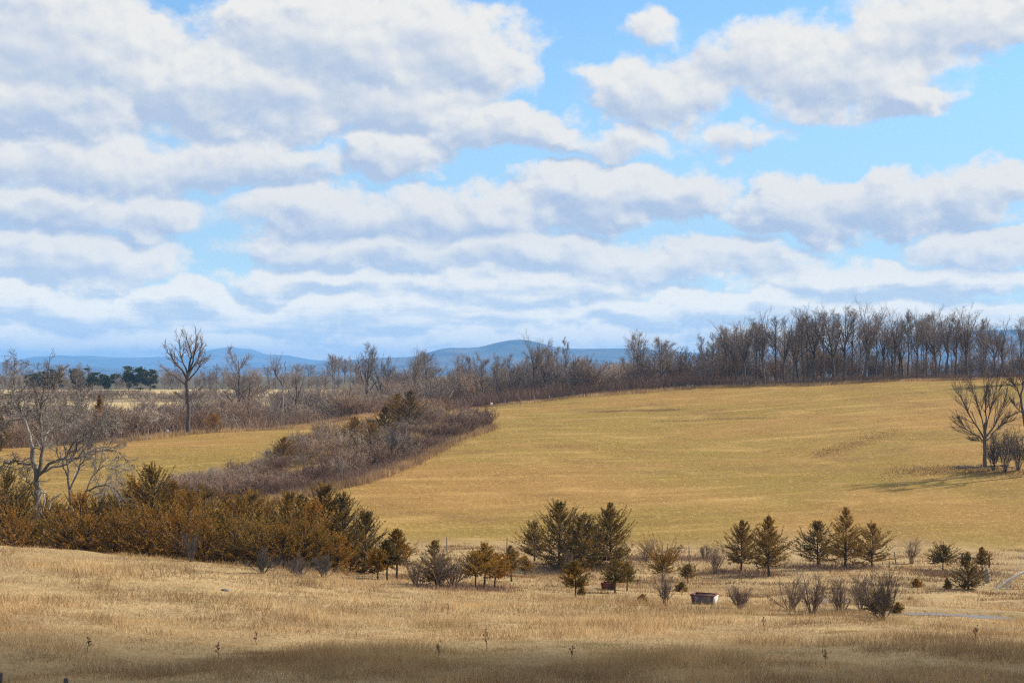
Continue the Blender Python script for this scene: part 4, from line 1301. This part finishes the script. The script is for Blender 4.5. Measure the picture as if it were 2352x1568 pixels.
def post_mesh(H, r0, mat, seed, s=8):
    r = np.random.default_rng(seed)
    P = np.array([[0, 0, -0.3], [0, 0, H * .5], [r.normal() * .01, r.normal() * .01, H * .985], [0, 0, H], [0, 0, H + .005]])[None]
    R = np.array([[r0 * 1.05, r0, r0 * .95, r0 * .8, 0.002]])
    return make_mesh('post', [tubes(P, R, s)], mat, False)


def fence(name, label, posts, mat, H, r0, wires=(0.45, 0.8), seed=1, wr=0.006, cat='fence'):
    o = thing(name, label, cat, posts[0][0])
    base = posts[0][0]
    tops = []
    for k, (loc, tilt, hh) in enumerate(posts):
        p = link('post', post_mesh(hh or H, r0, mat, seed + k), o, loc - base)
        p.rotation_euler = (0, tilt, 0.3 * k)
        tops.append((loc - base, hh or H))
    for wz in wires:
        P = []
        for (a, ha), (b_, hb) in zip(tops[:-1], tops[1:]):
            P.append(np.array([a + (b_ - a) * t_ + np.array([0, 0, wz * (ha * (1 - t_) + hb * t_) - 0.06 * 4 * t_ * (1 - t_)]) for t_ in np.linspace(0, 1, 6)]))
        if P:
            link('wire', make_mesh('wire', [tubes(np.array(P), np.full((len(P), 6), wr), 4)], mwire), o)
    return o


fence('wire_fence', 'thin post and wire fence along the foot of the hay field', [(hit(p, y, 100, 200), t_, hh) for p, y, t_, hh in
      [(560, 1300, 0, 1.3), (780, 1282, 0, 1.3), (1026, 1266, 0.0, 1.45), (1164, 1266, 0.05, 1.4), (1300, 1272, 0, 1.2), (1440, 1276, 0, 1.2), (1583, 1278, 0.0, 1.1), (1745, 1282, 0, 1.1), (1900, 1284, 0, 1.1), (2058, 1294, 0.12, 1.15)]], M_POST, 1.3, 0.06, seed=800)
fence('wire_fence', 'low old fence of thin posts along the upper edge of the left meadow', [(hit(p, y, 200, 340), 0, hh) for p, y, hh in
      [(336, 1012, 1.1), (384, 1000, 1.2), (425, 994, 1.0), (480, 984, 1.0), (546, 975, 1.5), (603, 972, 1.3), (655, 966, 1.5), (708, 962, 1.2), (757, 958, 1.5), (806, 955, 1.6), (860, 950, 1.3)]], M_POST, 1.2, 0.07, seed=820, wr=0.008)
fence('wire_fence', 'old fence of grey posts along the tree line at the top of the hay field', [(hit(p, y, 280, 352), 0.04 * (k % 3 - 1), 1.3 + .3 * (k % 2)) for k, (p, y) in enumerate(
      [(1126, 934), (1160, 932), (1196, 929), (1228, 925), (1262, 921), (1318, 913), (1352, 908), (1396, 902), (1450, 897), (1502, 893), (1550, 890), (1600, 887), (1655, 884)])], M_POST, 1.4, 0.08, seed=840, wr=0.008)
# white tops and small rails
m_white, twh = material('white_paint')
finish(m_white, twh, (0.8, 0.8, 0.78), 0.5)


def box(V0, V1):
    x0, y0, z0 = V0
    x1, y1, z1 = V1
    V = np.array([[x, y, z] for z in (z0, z1) for x, y in ((x0, y0), (x1, y0), (x1, y1), (x0, y1))])
    Fb = np.array([[0, 3, 2, 1], [4, 5, 6, 7], [0, 1, 5, 4], [1, 2, 6, 5], [2, 3, 7, 6], [3, 0, 4, 7]])
    return V, Fb


def marker(px, py, d0, lab, seed):
    loc = hit(px, py, d0, 352)
    o = thing('marker_post', lab, 'post', loc)
    link('post', post_mesh(1.15, 0.05, M_POST, seed), o)
    link('sign_plate', make_mesh('plate', [box((-0.22, -0.09, 0.62), (0.22, -0.06, 1.12))], m_white), o)


marker(386, 1001, 200, 'thin post with a small white plate at the left meadow edge', 860)
marker(1129, 936, 280, 'post with a white plate below the tree line beside the thicket', 861)


def rail_pair(px, py, w_, lab, seed, mat, H=1.0, d0=280, d1=356, r0=0.07, rails=(0.85, 0.45)):
    loc = hit(px, py, d0, d1)
    W = metres(w_, loc[1])
    o = thing('wooden_brace', lab, 'fence brace', loc)
    for s in (0, 1):
        x = s * W
        zz = float(h(loc[0] + x, loc[1])) - loc[2]
        p = link('post', post_mesh(H, r0, mat, seed + s), o, (x, 0, zz))
    for rz_ in rails:
        z1 = float(h(loc[0] + W, loc[1])) - loc[2]
        P = np.array([[[0, -r0, rz_ * H], [W * .5, -r0, rz_ * H + z1 * .5 + .01], [W, -r0, rz_ * H + z1]]])
        link('rail', make_mesh('rail', [tubes(P, np.full((1, 3), r0 * .6), 6)], mat), o)
    return o


rail_pair(1708, 886, 10, 'left one of two small pale gate frames at the foot of the woods', 870, M_DEADWOOD, 0.9)
rail_pair(1736, 885, 12, 'right one of two small pale gate frames at the foot of the woods', 872, M_DEADWOOD, 0.9)
rail_pair(1578, 893, 14, 'pale rail frame at the crest where the woods begin', 876, M_DEADWOOD, 0.9)
rail_pair(2210, 1300, 62, 'dark wooden H shaped fence brace at the far side of the valley', 880, M_DARKPOST, 1.25, 110, 170, 0.09, (0.68,))

# foreground posts
for px, top, lab in [(6, 1546, 'dark wooden fence post in the bottom left corner'), (157, 1559, 'dark wooden fence post just right of the corner one at the bottom')]:
    d = 43.5
    loc = atd(px, d)
    H = height_to(px, top, loc)
    o = link('fence_post', post_mesh(H, 0.075, M_DARKPOST, int(px) + 900), None, loc)
    tag(o, lab, 'fence post')

# ------------------------------------------------------------------ stump and fallen tree
loc = hit(2268, 1338, 80, 150)
r = np.random.default_rng(91)
P = np.array([[[0, 0, -0.2], [0.02, 0, 0.15], [0.0, 0, 0.6], [-0.03, 0, 1.05], [-0.07, 0, 1.2], [-0.10, 0, 1.38]]])
st_ = thing('grey_stump', 'upright weathered grey stump beside the fallen white tree', 'stump', loc)
link('trunk', make_mesh('stump', [tubes(P, np.array([[.22, .19, .16, .16, .09, .02]]), 10)], M_POST, True), st_)
P = np.array([[[0.12, -.05, 0], [0.16, -.06, 0.3], [0.17, -.06, 0.6], [0.15, -.05, .78]]])
link('splinter', make_mesh('splinter', [tubes(P, np.array([[.06, .05, .04, .01]]), 6)], M_DEADWOOD), st_)

D0 = hit(2300, 1352, 80, 150)[1]
fallen = thing('fallen_tree', 'fallen bleached white tree with forked limbs at the right edge', 'fallen tree', hit(2295, 1354, 80, 150))
base = np.array(fallen.location)
rr = np.random.default_rng(17)


def fl(points, dep, r0, r1):
    q = poly(points, D0, dep, rr, 9) - base
    return tubes(q[None], np.linspace(r0, r1, 9)[None] * 0.6, 8)


link('trunk', make_mesh('fallen_trunk', [fl([(2288, 1356), (2304, 1342), (2322, 1330), (2345, 1316), (2375, 1306), (2420, 1298)], 1.0, .15, .24)], M_DEADWOOD, True), fallen)
link('limb', make_mesh('fallen_limb', [fl([(2304, 1358), (2318, 1346), (2326, 1330), (2340, 1318)], 0.6, .12, .13)], M_DEADWOOD, True), fallen)
link('limb', make_mesh('fallen_limb', [fl([(2288, 1350), (2292, 1340), (2300, 1334), (2301, 1320)], -.4, .10, .04)], M_DEADWOOD, True), fallen)
link('limb', make_mesh('fallen_limb', [fl([(2336, 1320), (2342, 1295), (2352, 1270), (2362, 1250)], .5, .05, .015)], M_DEADWOOD, True), fallen)
link('limb', make_mesh('fallen_limb', [fl([(2325, 1328), (2326, 1318), (2330, 1308)], -.3, .05, .02)], M_DEADWOOD, True), fallen)

# brushwood at the foot of the fan tree
loc = hit(2255, 1074, 150, 260)
o = thing('fallen_branches', 'low heap of fallen branches at the foot of the fan shaped tree', 'branches', loc)
r = np.random.default_rng(44)
n = 36
X0 = r.uniform(-4.2, 3.2, n)
Y0 = r.uniform(-1.6, 0.8, n)
a = r.uniform(-0.5, 0.5, n) + np.where(r.random(n) < .5, 0, np.pi)
L = r.uniform(.8, 2.4, n)
P = np.zeros((n, 4, 3))
for k in range(4):
    t_ = k / 3
    xx, yy = X0 + np.cos(a) * L * t_, Y0 + np.sin(a) * L * t_
    P[:, k] = np.stack([xx, yy, h(xx + loc[0], yy + loc[1]) - loc[2] + 0.06 + r.uniform(0, .3, n)], -1)
link('sticks', make_mesh('sticks', [tubes(P, np.linspace(.06, .02, 4)[None] * np.ones((n, 1)), 4)], M_BARK), o)


# ------------------------------------------------------------------ feed bins
def rust_metal(name, base_c, rust_c, lo, hi):
    m, t = material(name)
    tcn = t.n('ShaderNodeTexCoord')
    sc_ = t.n('ShaderNodeVectorMath', {0: tcn.outputs['Object'], 1: (1.0, 1.0, 0.35)}, operation='MULTIPLY').outputs[0]
    n_ = t.noise(sc_, 3.2, 6, 0.7)
    return finish(m, t, t.mix(t.ramp(n_, lo, hi), base_c, rust_c), 0.7)


M_BIN = rust_metal('weathered_grey_panel', (0.085, 0.080, 0.085), (0.20, 0.17, 0.155), .45, .6)
M_BINWHITE = rust_metal('flaking_white_paint', (0.55, 0.54, 0.51), (0.28, 0.23, 0.20), .5, .68)
M_RIM = rust_metal('red_rusty_rim', (0.22, 0.06, 0.045), (0.11, 0.05, 0.035), .45, .6)
M_REDBIN = rust_metal('dull_red_panel', (0.17, 0.06, 0.055), (0.10, 0.05, 0.045), .45, .6)


def panel(a, b_, c, d_, th):
    """thick quad panel"""
    q = np.array([a, b_, c, d_], float)
    nn = unit(np.cross(q[1] - q[0], q[2] - q[0]))
    V = np.concatenate([q, q + nn * th])
    Fb = np.array([[0, 1, 2, 3], [7, 6, 5, 4], [0, 4, 5, 1], [1, 5, 6, 2], [2, 6, 7, 3], [3, 7, 4, 0]])
    return V, Fb


def feed_bin(label, px, py, W, Dp, H, rz, mats, name='feed_bin'):
    loc = hit(px, py, 70, 160)
    o = thing(name, label, 'feed bin', loc - np.array([0, 0, 0.04]), rz)
    f = 0.86     # narrower at the base
    bx, by, tx, ty = W / 2 * f, Dp / 2 * .8, W / 2, Dp / 2
    link('front_panel', make_mesh('front', [panel((-bx, -by, 0), (bx, -by, 0), (tx, -ty, H), (-tx, -ty, H), .04)], mats[0]), o)
    link('back_panel', make_mesh('back', [panel((bx, by, 0), (-bx, by, 0), (-tx, ty, H), (tx, ty, H), .04)], mats[0]), o)
    link('end_panel', make_mesh('end', [panel((bx + .004, -by - .02, 0), (bx + .004, by + .02, 0), (tx + .004, ty + .02, H - .003), (tx + .004, -ty - .02, H - .003), .05)], mats[1]), o)
    link('end_panel', make_mesh('end', [panel((-bx - .004, by + .02, 0), (-bx - .004, -by - .02, 0), (-tx - .004, -ty - .02, H - .003), (-tx - .004, ty + .02, H - .003), .05)], mats[1]), o)
    link('floor', make_mesh('floor', [box((-bx + .05, -by + .05, .05), (bx - .05, by - .05, .10))], mats[0]), o)
    t_ = .09
    link('rim', make_mesh('rim', [box((-tx - .06, -ty - .07, H), (tx + .06, -ty + t_ - .07, H + .07)), box((-tx - .06, ty - t_ + .07, H), (tx + .06, ty + .07, H + .07)),
                                  box((-tx - .06, -ty + t_ - .067, H), (-tx + t_ - .06, ty - t_ + .067, H + .067)), box((tx - t_ + .06, -ty + t_ - .067, H), (tx + .06, ty - t_ + .067, H + .067))], mats[2]), o)
    for k in (-0.5, 0.0, 0.5):
        link('stiffener', make_mesh('stiffener', [panel((k * bx * 2 - .03 - k * .1, -by - .035, .02), (k * bx * 2 + .03 - k * .1, -by - .035, .02), (k * tx * 2 + .03 - k * .1, -ty - .035, H - .01), (k * tx * 2 - .03 - k * .1, -ty - .035, H - .01), .03)], mats[2] if k else mats[0]), o)
    return o


feed_bin('open grey feed bin with a red rim and a white end panel in the grass', 1618, 1387, 1.46, 0.98, 0.64, math.radians(-24), (M_BIN, M_BINWHITE, M_RIM))
feed_bin('small dull red bin behind the ragged little cedar', 1398, 1353, 0.95, .8, .52, math.radians(-15), (M_REDBIN, M_REDBIN, M_RIM))

# a few stones in the grass
m_st, tst = material('field_stone')
nst = tst.noise(tst.n('ShaderNodeTexCoord').outputs['Object'], 5, 5, .6)
finish(m_st, tst, tst.mix(nst, (0.05, 0.045, 0.04), (0.2, 0.18, 0.16)), 0.9)
th, ph = np.meshgrid(np.linspace(0, 2 * np.pi, 15)[:-1], np.linspace(.05, np.pi - .05, 9), indexing='ij')
nv = 1 + .5 * (fbm(th * 1.3 + 4, ph * 1.6, 5, 3) - .5) * np.sin(ph)
V = np.stack([np.cos(th) * np.sin(ph) * nv * .26, np.sin(th) * np.sin(ph) * nv * .19, np.cos(ph) * nv * .10 + .02], -1)
i, j = np.meshgrid(np.arange(14), np.arange(8), indexing='ij')
Fq = np.stack([i * 9 + j, i * 9 + j + 1, ((i + 1) % 14) * 9 + j + 1, ((i + 1) % 14) * 9 + j], -1).reshape(-1, 4)
tag(link('field_stone', make_mesh('stone', [(V.reshape(-1, 3), Fq)], m_st, True), None, hit(516, 1356, 50, 120)), 'dark flat stone in the grass below the left cedar row', 'stone')

# ------------------------------------------------------------------ passing cloud whose shadow lies on the near pasture
mcl, tcl = material('cloud_vapour')
pv = tcl.n('ShaderNodeVolumePrincipled', {'Color': (1.0, 1.0, 1.0), 'Density': 0.075, 'Anisotropy': 0.3})
tcl.n('ShaderNodeOutputMaterial', {'Volume': pv.outputs[0]})
mcl.cycles.homogeneous_volume = True
CLZ = 560.0
cc = np.array([10.0, 13.0, -9.0])
k_ = (CLZ - cc[2]) / SUNV.z
c0 = cc + np.array(SUNV) * k_
th, ph = np.meshgrid(np.linspace(0, 2 * np.pi, 49)[:-1], np.linspace(.02, np.pi - .02, 25), indexing='ij')
nv = 1 + .22 * (fbm(np.cos(th) * 2 + 9, np.sin(th) * 2 + ph * 2, 15, 3) - .5)
V = np.stack([np.cos(th) * np.sin(ph) * 120 * nv, np.sin(th) * np.sin(ph) * 54 * nv, np.sign(np.cos(ph)) * np.abs(np.cos(ph)) ** 3 * 25], -1) + c0
i, j = np.meshgrid(np.arange(48), np.arange(24), indexing='ij')
Fq = np.stack([i * 25 + j, i * 25 + j + 1, ((i + 1) % 48) * 25 + j + 1, ((i + 1) % 48) * 25 + j], -1).reshape(-1, 4)
cl = link('cloud', make_mesh('cloud', [(V.reshape(-1, 3), Fq)], mcl, True))
tag(cl, 'cumulus cloud drifting overhead on the sunny side', 'cloud', kind='stuff')

# ------------------------------------------------------------------ haze
mh, thz = material('haze_air')
pv = thz.n('ShaderNodeVolumePrincipled', {'Color': (0.24, 0.54, 1.0), 'Density': 0.000105, 'Anisotropy': 0.0})
thz.n('ShaderNodeOutputMaterial', {'Volume': pv.outputs[0]})
mh.cycles.homogeneous_volume = True
mh.cycles.volume_sampling = 'DISTANCE'
hz = link('haze', make_mesh('haze', [box((-17000, -500, -24), (17000, 19500, 312))], mh))
tag(hz, 'thin blue haze in the air over the valley', 'haze', kind='stuff')
